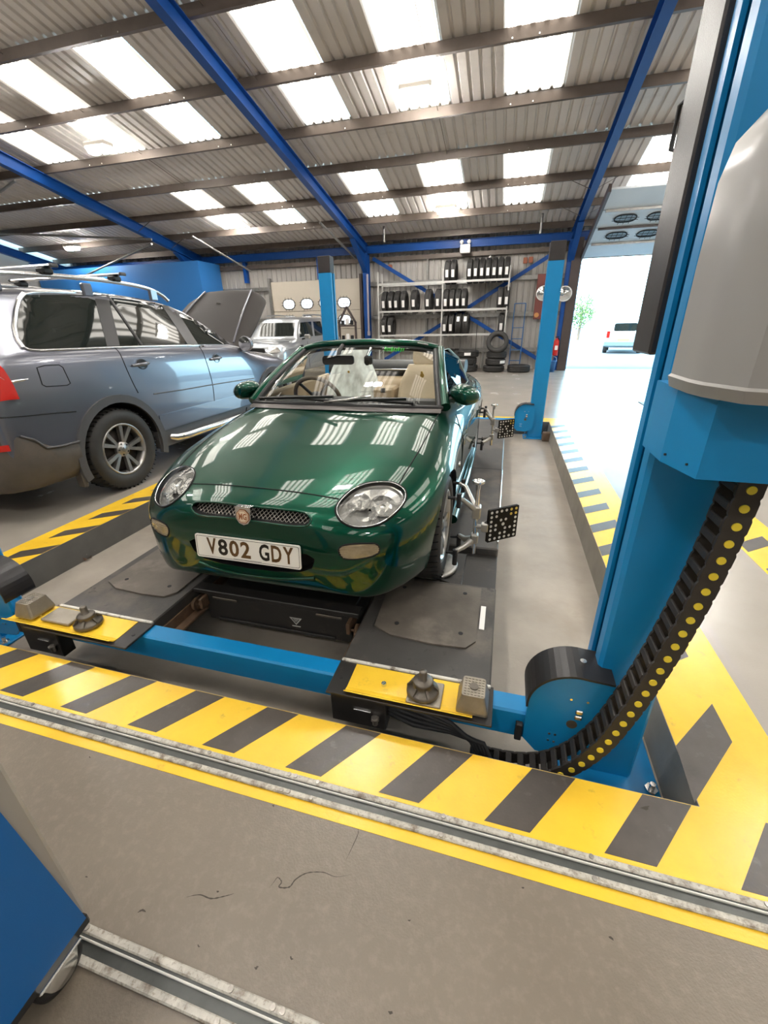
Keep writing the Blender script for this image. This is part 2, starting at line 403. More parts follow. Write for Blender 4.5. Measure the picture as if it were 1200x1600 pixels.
# ------------------------------------------------------------------ steel frame, roof, walls
M_BLUE = mat('frame_blue_paint', (0.007, 0.070, 0.30), 0.42, noise=0.15, nscale=3, spec=0.3)
M_PURL = mat('purlin_steel', (0.145, 0.115, 0.095), 0.45, metal=0.3, noise=0.3, nscale=3, bump=0.1, rnoise=.1)
M_SHEET = mat('roof_sheet_paint', (0.61, 0.575, 0.54), 0.45, noise=0.12, nscale=0.7, spec=0.4)
speckle(M_SHEET, (0.22, 0.19, 0.16), 1.7, 0.58, 0.85, amount=0.6)
def skylight_mat():
    m = bpy.data.materials.new('skylight_sheet'); m.use_nodes = True; nt = m.node_tree
    b = nt.nodes['Principled BSDF']; b.inputs['Base Color'].default_value = (0.75, 0.72, 0.66, 1); b.inputs['Roughness'].default_value = .5
    tc = nt.nodes.new('ShaderNodeTexCoord'); sep = nt.nodes.new('ShaderNodeSeparateXYZ'); nt.links.new(tc.outputs['Object'], sep.inputs[0])
    # ribs of the translucent sheet let through less light than its flats
    mul = nt.nodes.new('ShaderNodeMath'); mul.operation = 'MULTIPLY'; mul.inputs[1].default_value = 2 * PI / 0.188
    nt.links.new(sep.outputs['X'], mul.inputs[0])
    sn = nt.nodes.new('ShaderNodeMath'); sn.operation = 'COSINE'; nt.links.new(mul.outputs[0], sn.inputs[0])
    mr = nt.nodes.new('ShaderNodeMapRange'); mr.interpolation_type = 'SMOOTHSTEP'; mr.inputs['From Min'].default_value = -.1; mr.inputs['From Max'].default_value = .75
    mr.inputs['To Min'].default_value = SKY_HI; mr.inputs['To Max'].default_value = SKY_LO
    nt.links.new(sn.outputs[0], mr.inputs['Value'])
    n = nt.nodes.new('ShaderNodeTexNoise'); n.inputs['Scale'].default_value = 2.5; n.inputs['Detail'].default_value = 5
    nt.links.new(tc.outputs['Object'], n.inputs['Vector'])
    m2 = nt.nodes.new('ShaderNodeMapRange'); m2.inputs['From Min'].default_value = .3; m2.inputs['From Max'].default_value = .75; m2.inputs['To Min'].default_value = 1.0; m2.inputs['To Max'].default_value = .75
    nt.links.new(n.outputs['Fac'], m2.inputs['Value'])
    mm = nt.nodes.new('ShaderNodeMath'); mm.operation = 'MULTIPLY'; nt.links.new(mr.outputs[0], mm.inputs[0]); nt.links.new(m2.outputs[0], mm.inputs[1])
    b.inputs['Emission Color'].default_value = (1.0, 0.945, 0.86, 1); nt.links.new(mm.outputs[0], b.inputs['Emission Strength'])
    return m
SKY_HI, SKY_LO = 6.5, 0.85
M_SKYL = skylight_mat()
SL = 0.19; RA = math.atan(SL)
def zr(y, z0):                        # roof plane height (ridge at y = -1)
    return z0 + SL * (15.4 - y) if y > -1 else z0 + SL * (15.4 - (-2 - y))
Z_RAF, Z_PUR, Z_SH = 3.50, 3.75, 3.925
ceiling = struct(empty('ceiling', (0, 0, 0)), 'corrugated workshop roof on steel purlins with translucent rooflight sheets')
SW = 0.94
def sheet_mesh(L, m, name):
    prof = []
    for k in range(5):
        o = k * 0.188
        prof += [(o, 0.034), (o + .022, 0.034), (o + .042, 0.0), (o + .166, 0.0), (o + .186, 0.034)]
    prof.append((SW, 0.034))
    rows = [[V((x, y, z)) for x, z in prof] for y in (0, L)]
    mb = MB().grid(rows, smooth=False)
    me = mb.mesh(name); me.materials.append(m); return me
SHC = {}
def roof_piece(i, ya, yb, m, name):
    """one sheet of column i from yb (low) to ya (high)"""
    L = (yb - ya) / math.cos(RA) + (0.06 if m is M_SHEET else 0.0)
    key = (round(L, 3), m.name)
    if key not in SHC: SHC[key] = sheet_mesh(L, m, name)
    front = ya > -1.05
    if front:
        return shared(name, SHC[key], ceiling, (-0.46 + SW * i, ya, zr(ya, Z_SH) + (0.003 if m is M_SHEET else 0)), (-RA, 0, 0))
    return shared(name, SHC[key], ceiling, (-0.46 + SW * i, ya, zr(ya, Z_SH)), (RA, 0, 0))
SKYC = {-11, -9, -7, -4, -2, 0, 3, 5, 7}
PUR = [14.98 - 1.325 * k if k else 14.98 for k in range(13)]
PUR = [14.95, 13.73, 12.41, 11.08, 9.76, 8.42, 7.09, 5.76, 4.43, 3.10, 1.77, 0.44, -0.85]
for i in range(-18, 9):
    if i in SKYC:
        for ya, yb in ((13.73, 15.62), (9.76, 11.18), (5.76, 7.19), (1.77, 3.20)): roof_piece(i, ya, yb, M_SHEET, 'roof_sheet')
        for ya, yb in ((11.20, 13.73), (7.21, 9.76), (3.22, 5.76), (-.9, 1.77)): roof_piece(i, ya, yb, M_SHEET if (i == -11 and ya > 11) else M_SKYL, 'roof_sheet' if (i == -11 and ya > 11) else 'skylight_sheet')
        roof_piece(i, -4.2, -1.0, M_SHEET, 'roof_sheet'); roof_piece(i, -6.9, -4.2, M_SKYL, 'skylight_sheet'); roof_piece(i, -9.05, -6.9, M_SHEET, 'roof_sheet')
    else:
        for ya, yb in ((11.08, 15.62), (7.09, 11.08), (3.10, 7.09), (-1.0, 3.10), (-5.0, -1.0), (-9.05, -5.0)): roof_piece(i, ya, yb, M_SHEET, 'roof_sheet')
# purlins: Z sections lying across the portal frames
for k, y in enumerate(PUR + [-2.2, -3.5, -4.8, -6.1, -7.4, -8.7]):
    z = zr(y, Z_PUR); b = MB(); s = SL if y > -1 else -SL
    b.prism([(y - .03, z + 0.006), (y - .03, z), (y + .035, z), (y + .035, z + 0.165), (y - .03 + .075, z + .165), (y + .10, z + .165), (y + .10, z + .171), (y + .029, z + .171), (y + .029, z + 0.006)], XL, XR, axis='x')
    b.build('purlin', M_PURL, ceiling)
    if k < 7:
        cl = MB().cyl((0, 0, 0), (0, -0.012, 0), 0.011, n=6); cm = cl.mesh('bolt') ; cm.materials.append(M_BRIGHT)
        for X in (-9.6, -9.25, -6.2, -5.9, -3.4, -0.35, 0.02, 3.0): shared('bolt', cm, ceiling, (X, y - .03 + .06, z + .05))
# apex flashing
MB().prism([(-1.3, zr(-1, Z_SH) - .03), (-1.0, zr(-1, Z_SH) + .04), (-0.7, zr(-1, Z_SH) - .03), (-0.7, zr(-1, Z_SH) + .06), (-1.0, zr(-1, Z_SH) + .1), (-1.3, zr(-1, Z_SH) + .06)], XL, XR, axis='x').build('ridge_cap', M_SHEET, ceiling)
# dark strainer rods between purlins (seen as thin lines under the sheets)
for X in (-1.62, -8.15, -5.0 + .55):
    b = MB()
    for a, c in zip(PUR[:8], PUR[1:9]): b.cyl((X, a, zr(a, Z_PUR) + .12), (X, c, zr(c, Z_PUR) + .12), .006, n=6)
    b.build('sag_rod', M_PURL, ceiling)
# portal frames
def ibeam(b, p0, p1, depth, wid, up, tf=.014, tw=.010):
    p0 = V(p0); p1 = V(p1); u = V(up).normalized()
    b.bar(p0 - u * (depth / 2 - tf / 2), p1 - u * (depth / 2 - tf / 2), wid, tf, u)
    b.bar(p0 + u * (depth / 2 - tf / 2), p1 + u * (depth / 2 - tf / 2), wid, tf, u)
    b.bar(p0, p1, tw, depth - 2 * tf, u)
un = V((0, math.sin(RA), math.cos(RA)))
for k, X in enumerate((-17.4, -11.0, -4.75, 1.52, 7.8)):
    fo = struct(empty('steel_frame', (0, 0, 0)), 'blue painted portal frame of roof rafter and wall column')
    b = MB(); zc = lambda y: zr(y, Z_RAF) + .125
    ibeam(b, (X, 15.30, zc(15.30)), (X, -1.0, zc(-1.0)), .25, .15, un)
    b.build('rafter', M_BLUE, fo)
    b = MB(); ibeam(b, (X, -1.0, zc(-1.0)), (X, YF + .2, zr(YF + .2, Z_RAF) + .125), .25, .15, V((0, -math.sin(RA), math.cos(RA))))
    b.build('rafter', M_BLUE, fo)
    b = MB(); ibeam(b, (X, 15.18, 0), (X, 15.18, 3.62), .26, .17, (0, 1, 0)); b.build('column', M_BLUE, fo)
    b = MB(); b.prism([(15.06, 3.52), (13.9, 3.80), (13.9, 3.74), (15.06, 3.0)], X - .005, X + .005, axis='x')
    b.bar((X, 15.06, 3.0), (X, 13.86, 3.76), .15, .014, (0, 0, 1)); b.build('haunch', M_BLUE, fo)
    # knee braces from rafter to purlin
    for yy in (13.73, 12.41):
        for sx in (-1, 1):
            if k in (1, 3): MB().bar((X, yy, zr(yy, Z_RAF) + .03), (X + sx * .55, yy, zr(yy, Z_PUR) + .03), .03, .006).build('knee_brace', M_PURL, fo)
# eaves beam
eb = MB(); ibeam(eb, (XL, 15.22, 3.66), (XR, 15.22, 3.66), .22, .12, (0, 0, 1)); struct(eb.build('trim_1', M_BLUE), 'blue steel eaves beam along the far wall')
# back wall of vertical sheets
M_WALL = mat('wall_sheet_paint', (0.47, 0.445, 0.41), 0.5, noise=0.12, nscale=1.2, spec=0.4)
wb = struct(empty('wall_back', (0, 15.5, 0)), 'ribbed pale metal sheet wall behind the tyre rack')
def wall_sheet_mesh(h, w=SW):
    prof = []
    for k in range(5):
        o = k * 0.188
        prof += [(o, 0.03), (o + .025, 0.03), (o + .045, 0), (o + .163, 0), (o + .183, 0.03)]
    prof.append((SW, 0.03))
    me = MB().grid([[V((x, y, z)) for x, y in prof] for z in (0, h)], smooth=False).mesh('wall_sheet'); me.materials.append(M_WALL); return me
DX0, DX1, DZ = 1.82, 6.65, 3.12
full = wall_sheet_mesh(4.0); top = wall_sheet_mesh(4.0 - DZ)
i = 0; x = XL
while x < XR - .1:
    if x + SW > DX0 + .05 and x < DX1 - .05:
        shared('wall_sheet', top, wb, (x, 0.0, DZ))
    else: shared('wall_sheet', full, wb, (x, 0.0, 0))
    x += SW
MB().box(XL, DX0, 0.05, 0.09, 0, 4.1).build('outer_skin', M_WALL, wb)
MB().box(DX1, XR, 0.05, 0.09, 0, 4.1).build('outer_skin', M_WALL, wb)
MB().box(DX0, DX1, 0.05, 0.09, DZ, 4.1).build('outer_skin', M_WALL, wb)
for z in (0.55, 1.60, 2.62, 3.33):
    b = MB(); b.prism([(-.15, z), (-.01, z), (-.01, z + .012), (-.138, z + .012), (-.138, z + .11), (-.09, z + .11), (-.09, z + .12), (-.15, z + .12)], XL, DX0 - .05, axis='x'); b.build('wall_rail', M_RAILG if z < 3 else M_PURL, wb)
for X in (-2.75, -0.8): MB().box(X - .03, X + .03, -.12, -.0, 0, 3.4).build('wall_stud', M_RAILG, wb)
for X in (-9.35, -6.5): MB().box(X - .06, X + .06, -.2, -.05, 2.9, 3.55).build('wall_post', M_BLUE, wb)
# blue diagonal wall bracing in the rack bay
for (xa, za, xb, zb) in ((-4.55, 3.42, 1.35, 0.10), (-1.85, 1.62, 1.35, 3.45), (-4.55, 0.1, -2.2, 1.42)):
    MB().bar((xa, -.22, za), (xb, -.22, zb), .02, .11, (0, 0, 1)).build('wall_brace', M_BLUE, wb)
# other walls
M_WALLP = mat('wall_plain', (0.42, 0.40, 0.36), 0.6, noise=0.1, nscale=1)
struct(MB().box(XL - .12, XL, YF, YB, 0, 7.2).build('wall_left', M_WALLP), 'plain metal side wall beyond the grey estate car')
struct(MB().box(XR, XR + .12, YF, YB, 0, 7.2).build('wall_right', M_WALLP), 'plain metal side wall right of the open door')
struct(MB().box(XL, XR, YF - .12, YF, 0, 5.8).build('wall_front', M_WALLP), 'plain metal wall behind the viewer')
M_BWALL = mat('blue_wall_paint', (0.03, 0.19, 0.52), 0.5, noise=0.08, nscale=1)
pw = struct(MB().box(-17.5, -10.45, 14.1, 14.2, 0, 3.52).box(-10.45, -10.35, 14.1, 15.3, 0, 3.52).build('wall_partition', M_BWALL), 'bright blue office partition in the far corner')

# far open sectional door: frame posts, tracks and panels run up under the roof
M_CREAM = mat('door_cream_paint', (0.56, 0.50, 0.41), 0.45, noise=0.06, nscale=2)
M_DPANEL = mat('door_pale_paint', (0.62, 0.66, 0.70), 0.45, noise=0.05, nscale=2)
M_DARK = mat('dark_rubber', (0.02, 0.02, 0.022), 0.6)
M_BROWN = mat('dark_brown_steel', (0.075, 0.055, 0.05), 0.45, noise=.2, nscale=6)
M_PANE = mat('lit_window_pane', (0.9, 0.95, 1.0), 0.2, emit=(0.90, 0.95, 1.0), estr=1.3)
def oval_ring(b, m, w, h, t, d):
    o = rounded(w + 2 * t, h + 2 * t, h / 2 + t - .001, 6); n = len(o); i_ = rounded(w, h, h / 2 - .001, 6)
    vs = [m @ V((x, y, 0)) for x, y in o] + [m @ V((x, y, 0)) for x, y in i_] + [m @ V((x, y, d)) for x, y in o] + [m @ V((x, y, d)) for x, y in i_]
    fs = []
    for k in range(n):
        j = (k + 1) % n
        fs += [(k, j, n + j, n + k), (2 * n + k, 3 * n + k, 3 * n + j, 2 * n + j), (k, 2 * n + k, 2 * n + j, j), (n + k, n + j, 3 * n + j, 3 * n + k)]
    b.add(vs, fs)
def oval_window(parent, m, w=.42, h=.26, pane=None):
    """oval pane with rubber surround and wire guard; m maps local xy (z towards the room) to the door"""
    o = rounded(w, h, h / 2 - .002, 6)
    p = MB().add([m @ V((x, y, 0.003)) for x, y in o], [tuple(range(len(o)))]).build('pane', pane or M_PANE, parent, fix=False)
    b = MB(); oval_ring(b, m, w, h, .025, .02); b.build('seal', M_DARK, parent)
    b = MB()
    for dx in (-.12, 0, .12): b.cyl(m @ V((dx, -h / 2 - .07, .03)), m @ V((dx, h / 2 + .07, .03)), .006, n=6)
    for dy in (-.04, .05): b.cyl(m @ V((-w / 2 - .06, dy, .03)), m @ V((w / 2 + .06, dy, .03)), .006, n=6)
    b.build('window_guard', M_DARK, parent)
d1 = struct(empty('door_1', (0, 0, 0)), 'open sectional door with its panels raised under the roof')
MB().bbox(DX0 - .28, DX0 - .02, 15.0, 15.5, 0, 3.6, .01).build('door_post', M_BROWN, d1)
MB().bbox(DX0 - .03, DX0 + .03, 15.30, 15.46, 0, 3.12, .005).build('door_jamb', M_BLUE, d1)
MB().bbox(DX1, DX1 + .25, 15.0, 15.5, 0, 3.6, .01).build('door_post', M_BROWN, d1)
MB().bar((DX0 - .02, 15.25, 3.05), (DX0 - .02, 12.0, 4.03), .06, .16, (0, 0, 1)).build('door_track', M_BROWN, d1)
MB().bar((DX1 + .02, 15.25, 3.05), (DX1 + .02, 12.0, 4.03), .06, .16, (0, 0, 1)).build('door_track', M_BROWN, d1)
dv = V((0, -1, 0.302)).normalized(); pn = V((0, -0.302, -1)).normalized()
pos = V((0, 15.2, 3.12))
for k in range(4):
    a = pos + dv * (.02 + .80 * k); c = pos + dv * (.80 * (k + 1) - .01)
    dp = MB().bar((((DX0 + DX1) / 2), a.y, a.z), (((DX0 + DX1) / 2), c.y, c.z), DX1 - DX0 - .06, .045, (0, 0, 1)).build('door_panel', M_DPANEL, d1)
    if k in (1, 2):
        for q in range(6):
            cx = DX0 + .62 + q * .72; cc = (a + c) / 2 + pn * .026
            m = Matrix(((1, 0, pn.x, cx), (0, dv.y, pn.y, cc.y), (0, dv.z, pn.z, cc.z), (0, 0, 0, 1)))
            oval_window(dp, m, .46, .30, thin_glass('door_pane', (.8, .88, .92)))
    if k: MB().bar((DX0 + .1, a.y, a.z - .05), (DX1 - .1, a.y, a.z - .05), .05, .05).build('stiffener', M_BROWN if k == 2 else M_RAILG, d1)
# closed cream sectional door behind the silver off-roader
d2 = struct(empty('door_2', (0, 0, 0)), 'closed cream sectional door with two rows of barred oval windows')
for k, (z0, z1) in enumerate(((0, .72), (.73, 1.32), (1.33, 1.92), (1.93, 2.88))):
    dp = MB().bbox(-8.35, -5.02, 15.28, 15.34, z0, z1, .008).build('door_panel', M_CREAM, d2)
    if k in (2, 3):
        for q in range(4):
            cx = -7.72 + q * .70; cz = 2.16 if k == 3 else 1.62
            oval_window(dp, Matrix(((1, 0, 0, cx), (0, 0, -1, 15.278), (0, 1, 0, cz), (0, 0, 0, 1))), .44, .29)
MB().bbox(-8.45, -8.35, 15.2, 15.36, 0, 3.0, .005).build('door_jamb', M_RAILG, d2)
MB().bbox(-5.02, -4.93, 15.2, 15.36, 0, 3.0, .005).build('door_jamb', M_BROWN, d2)
# ------------------------------------------------------------------ four post lift
M_LBLUE = mat('lift_blue_paint', (0.004, 0.235, 0.54), 0.36, noise=0.10, nscale=4, spec=0.55, bump=0.06, bscale=240)
M_LDARK = mat('lift_black_paint', (0.028, 0.026, 0.025), 0.38, noise=0.3, nscale=6, bump=0.15, bscale=150, rnoise=.1)
speckle(M_LDARK, (0.13, 0.10, 0.075), 7.0, 0.58, 0.80, amount=0.55)
M_DECK = mat('deck_worn_black', (0.07, 0.066, 0.062), 0.42, noise=0.35, nscale=4, bump=0.25, bscale=120, rnoise=.12)
speckle(M_DECK, (0.20, 0.165, 0.13), 3.2, 0.50, 0.78, amount=0.7)
speckle(M_DECK, (0.02, 0.018, 0.016), 16.0, 0.62, 0.72, amount=0.8)
M_COVER = mat('plate_brown_grey', (0.15, 0.13, 0.108), 0.45, noise=0.4, nscale=5, bump=0.2, bscale=100, rnoise=.1)
speckle(M_COVER, (0.30, 0.26, 0.22), 4.5, 0.55, 0.8, amount=0.6)
M_WHT = mat('worn_white_strip', (0.72, 0.70, 0.64), 0.5, noise=0.2, nscale=20); speckle(M_WHT, (0.12, 0.09, 0.07), 24, 0.56, 0.68, amount=.85)
M_CAP = mat('post_cap_black', (0.035, 0.03, 0.03), 0.35, noise=.3, nscale=9, bump=.35, bscale=300)
M_SHROUD = mat('drum_shroud_black', (0.018, 0.017, 0.018), 0.32, bump=.2, bscale=350)
M_RUST = mat('rusty_steel', (0.21, 0.13, 0.08), 0.6, noise=.5, nscale=14, metal=.3, bump=.3)
M_CAST = mat('cast_steel', (0.17, 0.15, 0.125), 0.4, metal=.65, noise=.3, nscale=20, bump=.3, bscale=180)
M_BLOCK = mat('cast_aluminium', (0.33, 0.295, 0.24), 0.42, metal=.55, noise=.25, nscale=15, bump=.35, bscale=200)
LC = (-1.07, 3.9, -0.2)
lift = wthing('vehicle_lift', 'blue four post vehicle lift with black runways under the green sports car', 'vehicle lift', LC)
ZT = 0.10
def runway(x0, x1, inner):
    s = 1 if inner == x1 else -1
    r = MB().bbox(x0, x1, 2.42, 6.46, ZT - .135, ZT, .008).build('runway', M_DECK, lift)
    MB().bbox(x0, x1, 1.29, 1.98, ZT - .135, ZT, .006).build('front_deck', M_DECK, r)
    MB().bbox(x0 + .002, x1 - .002, 1.985, 2.415, ZT - .12, ZT - .045, .004).build('turntable_well', M_LDARK, r)
    MB().bbox(x0, x1, 1.277, 1.292, ZT - .05, ZT + .006, .003).build('end_strip', M_WHT, r)
    xo = x0 if s > 0 else x1 - .012
    MB().bbox(xo, xo + .012, 2.50, 4.02, ZT - .03, ZT + .014, .003).build('edge_strip', M_BRIGHT, r)
    MB().box(x0 + .01, x1 - .01, 4.055, 4.063, ZT - .001, ZT + .0015).build('deck_seam', M_LDARK, r)
    # roller rail on the inner side
    xi = inner
    MB().bbox(xi, xi + s * .055, 1.31, 6.40, -.035, -.02, .003).bbox(xi, xi + s * .008, 1.31, 6.40, -.035, .04, .002).build('roller_rail', M_RUST, r)
    return r
RR = runway(-0.562, 0.056, -0.562)
RL = runway(-2.125, -1.545, -1.545)
# front cover plates over the turntables' slots, corners cut off
def cover(poly, par, holes):
    n = len(poly)
    flat(poly, ZT + .001, ZT + .009, 'cover_plate', M_COVER, par)
    for (x, y) in holes: MB().cyl((x, y, ZT + .008), (x, y, ZT + .0105), .011, n=10).build('screw_hole', M_DARK, par)
cover([(-.508, 1.93), (-.02, 1.95), (-.02, 1.525), (-.06, 1.472), (-.20, 1.462), (-.40, 1.475), (-.49, 1.52)], RR, [(-.42, 1.86), (-.10, 1.88), (-.09, 1.56), (-.39, 1.56)])
cover([(-2.06, 1.93), (-1.60, 1.95), (-1.60, 1.525), (-1.64, 1.472), (-1.78, 1.464), (-1.96, 1.475), (-2.06, 1.52)], RL, [(-1.99, 1.86), (-1.66, 1.88), (-1.68, 1.56), (-1.97, 1.56)])
MB().box(-.012, .012, 1.62, 1.80, ZT + .0012, ZT + .003).build('white_sticker', mat('paper_white', (0.8, 0.79, 0.76), .6), RR)
# cross beams
def hollow_beam(y0, y1):
    bm_ = MB().bbox(-2.66, 0.43, y0, y1, -.045, .085, .008).build('cross_beam', M_LBLUE, lift)
    return bm_
CB = hollow_beam(1.205, 1.295)
CB2 = hollow_beam(6.56, 6.68)
# trays on the beam in front of each runway, a yellow stop plate with folded lip
def tray(x0, x1, par, mirror):
    t = MB().bbox(x0 - .005, x1 + .005, 1.108, 1.29, ZT - .014, ZT - .003, .002).build('tray_base', M_LDARK, par)
    xa, xb = (x0 + .07, x1 - .065) if not mirror else (x0 - .14, x1 - .08)
    b = MB(); T = .004
    prof = [(1.272, ZT), (1.15, ZT - .002), (1.128, ZT + .004), (1.112, ZT + .018), (1.109, ZT + .016), (1.126, ZT), (1.15, ZT - .006), (1.272, ZT - .004)]
    b.prism(prof, xa, xb, axis='x'); b.build('stop_plate', M_YEL, t)
    h = (x0 + .03) if not mirror else (x1 - .03)
    MB().cyl((h, 1.19, ZT - .004), (h, 1.19, ZT - .001), .008, n=10).build('bolt_hole', M_DARK, t)
    MB().cyl((xa + .14, 1.19, ZT - .004), (xa + .14, 1.19, ZT + .012), .010, n=8).build('bolt', M_BRIGHT, t)
    bx = (x0, x0 + .23) if not mirror else (x0 - .08, x0 + .15)
    MB().bbox(bx[0], bx[1], 1.135, 1.20, -.085, ZT - .015, .004).build('bracket_box', M_LDARK, t)
    MB().cyl((bx[0] + .19, 1.125, -.01), (bx[0] + .19, 1.125, -.045), .012, n=8).cyl((bx[0] + .19, 1.125, -.012), (bx[0] + .19, 1.125, -.022), .018, n=6).build('bolt', M_BOLT, t)
    MB().bbox(bx[0] + .10, bx[0] + .17, 1.128, 1.136, .003, .008, .001).build('pin', M_BRIGHT, t)
    return t
tray(-0.562, 0.062, CB, False)
tray(-2.143, -1.54, CB, True)
# posts: C section opening inwards, slot, base plate and cap
def post(xi, s, y0, label):
    """xi inner face x, s=+1 when the post body lies towards +x"""
    W_, D_ = .20, .17; xo = xi + s * W_; y1 = y0 + D_; t = .03
    z0, z1 = -.19, 2.13
    prof = [(xi, y0 + .012), (xi + s * .012, y0), (xo - s * .012, y0), (xo, y0 + .012), (xo, y1 - .012), (xo - s * .012, y1), (xi + s * .012, y1), (xi, y1 - .012),
            (xi, y1 - .055), (xi + s * .012, y1 - .055), (xi + s * .012, y1 - .03), (xo - s * .02, y1 - .03), (xo - s * .02, y0 + .03), (xi + s * .012, y0 + .03), (xi + s * .012, y0 + .058), (xi, y0 + .058)]
    p = MB().prism(prof, z0, z1, axis='z').build('post', M_LBLUE, lift); p['label'] = label
    xm = (xi + xo) / 2; ym = (y0 + y1) / 2
    MB().bbox(min(xi, xo) - .06, max(xi, xo) + .09, y0 - .055, y1 + .06, -.2, -.186, .004).build('base_plate', M_LBLUE, p)
    for dx in (-.03, .26):
        for yy in (y0 - .03, y1 + .035):
            xx = min(xi, xo) + dx
            MB().cyl((xx, yy, -.187), (xx, yy, -.176), .022, n=6).cyl((xx, yy, -.187), (xx, yy, -.152), .010, n=8).build('anchor_bolt', M_BRIGHT, p)
    MB().bbox(min(xi, xo) + .004, max(xi, xo) - .004, y0 + .004, y1 - .004, z1, z1 + .22, .006).build('post_cap', M_CAP, p)
    MB().box(xi + s * .03, xi + s * .045, y0 + .062, y1 - .06, z0, z1).build('lock_ladder', M_LDARK, p)
    return p
PFR = post(0.398, 1, 1.25, 'blue post carrying the grey power unit')
PRR = post(0.398, 1, 6.63, 'blue post nearest the open door')
PFL = post(-2.63, -1, 1.25, 'blue post beside the grey estate car')
PRL = post(-2.63, -1, 6.63, 'blue far post in front of the silver off-roader')
# cable drum housings between beam and post
def drum(cx, s, y0, par):
    """s=+1: post on +x side"""
    b = MB(); pts = []
    for k in range(13):
        a = math.radians(180 - 100 * k / 12); pts.append((cx + s * .15 * math.cos(a), .165 + .15 * math.sin(a)))
    pts += [(cx + s * .10, .312), (cx + s * .13, .27), (cx + s * .12, -.05), (cx + s * .02, -.085), (cx - s * .10, -.075), (cx - s * .15, -.02)]
    hp = MB().prism(pts, y0, y0 + .012, axis='y').build('drum_plate', M_LBLUE, par)
    # shroud strip bent round the top
    o, i_ = [], []
    for k in range(15):
        a = math.radians(186 - 106 * k / 14); o.append((cx + s * .158 * math.cos(a), .165 + .158 * math.sin(a))); i_.append((cx + s * .150 * math.cos(a), .165 + .150 * math.sin(a)))
    o += [(cx + s * .105, .316)]; i_ += [(cx + s * .105, .308)]
    MB().prism(o + i_[::-1], y0 - .012, y0 + .14, axis='y').build('drum_shroud', M_SHROUD, hp)
    MB().cyl((cx + s * .015, y0 + .065, .317), (cx + s * .015, y0 + .065, .33), .011, n=8).build('bolt', M_BRIGHT, hp)
    MB().cyl((cx + s * .004, y0 - .004, .096), (cx + s * .004, y0 + .002, .096), .018, n=12).build('shaft_end', M_CAST, hp)
    for (dx, z) in ((.018, .155), (.018, .129)): MB().bbox(cx + s * dx - .012, cx + s * dx + .012, y0 - .012, y0, z, z + .018, .003).build('bolt', M_BRIGHT, hp)
    for (dx, z) in ((-.062, .029), (-.042, .029), (-.062, -.005), (-.042, -.007), (-.014, .211), (.039, .211)): MB().cyl((cx + s * dx, y0 - .003, z), (cx + s * dx, y0, z), .005, n=6).build('rivet', M_BRIGHT, hp)
    MB().bbox(cx - s * .17 - .01, cx - s * .17 + .014, y0 - .012, y0 + .01, -.03, .05, .003).build('limit_switch', M_DARK, hp)
drum(0.335, 1, 1.19, CB)
drum(-2.49, -1, 1.19, CB)
drum(0.335, 1, 6.555, CB2)
drum(-2.49, -1, 6.555, CB2)
# power unit on the near post
br = MB().prism([(.372, 1.25), (.372, 1.10), (.404, .975), (.90, .965), (.90, 1.25)], 1.094, 1.262, axis='z').build('power_unit_bracket', M_LBLUE, PFR)
for (x, y) in ((.378, 1.085), (.398, 1.01)): MB().cyl((x - .006, y, 1.115), (x, y, 1.115), .003, n=6).build('rivet_hole', M_DARK, br)
M_PLAST = mat('cover_grey_plastic', (0.34, 0.33, 0.315), 0.30, noise=.08, nscale=2, spec=.5, rnoise=.05)
rows = []
for (z, e) in ((1.258, .03), (1.262, .008), (1.285, 0), (1.29, .006), (1.50, 0.004), (1.64, 0.006), (1.70, .02), (1.76, .075), (1.785, .15)):
    x0, x1, y0, y1 = .356 + e * .9, .78 - e, .875 + e, 1.135
    ring = []
    for (x, y) in [(x0, y1), (x0, y0 + .14), (x0 + .008, y0 + .09), (x0 + .045, y0 + .012)]: ring.append(V((x, y, z)))
    for k in range(12):
        x = x0 + .075 + (x1 - x0 - .15) * k / 11; fl = .010 if (k % 4 in (1, 2)) and 1.285 < z < 1.69 else 0
        ring.append(V((x, y0 + fl, z)))
    for (x, y) in [(x1 - .045, y0 + .012), (x1, y0 + .08), (x1, y1)]: ring.append(V((x, y, z)))
    rows.append(ring)
mb = MB().grid(rows, closed_u=True); mb.add([p for p in rows[-1]], [tuple(range(len(rows[-1])))]); mb.add([p for p in rows[0]], [tuple(range(len(rows[0])))])
puc = mb.build('power_unit_cover', M_PLAST, PFR, weld=True); puc.data.set_sharp_from_angle(angle=math.radians(28))
MB().tube([(.40, 1.06, 1.76), (.43, 1.0, 1.80), (.52, .95, 1.82)], .012, 8).build('hose', M_DARK, PFR)
MB().bbox(.42, .52, .97, 1.01, 1.80, 1.815, .003).build('release_lever', mat('lever_red', (.35, .03, .02), .4), PFR)
# tall black cover strip with a grab handle on the far side of that post
bp_ = MB().bbox(.386, .41, 1.43, 1.615, 1.31, 2.36, .006).build('cover_strip', M_CAP, PFR)
MB().tube([(.392, 1.615, 1.93), (.384, 1.63, 1.925), (.384, 1.63, 1.83), (.392, 1.615, 1.825)], .006, 6).build('handle', M_DARK, bp_)
# hoses from beam to chain
b = MB()
for k in range(5):
    o = k * .012
    b.tube([(-.38 + o, 1.2 - o * .5, .02 - o), (-.22, 1.185 - o, .03 - o), (-.08, 1.15, .02 - o), (.0 + o, 1.14, -.04), (.035 + o, 1.135 - o * .2, -.11)], .009, 8)
b.build('hydraulic_hose', M_DARK, lift)
MB().bbox(.0, .09, 1.10, 1.19, -.145, -.125, .003).build('chain_clamp', M_LDARK, lift)

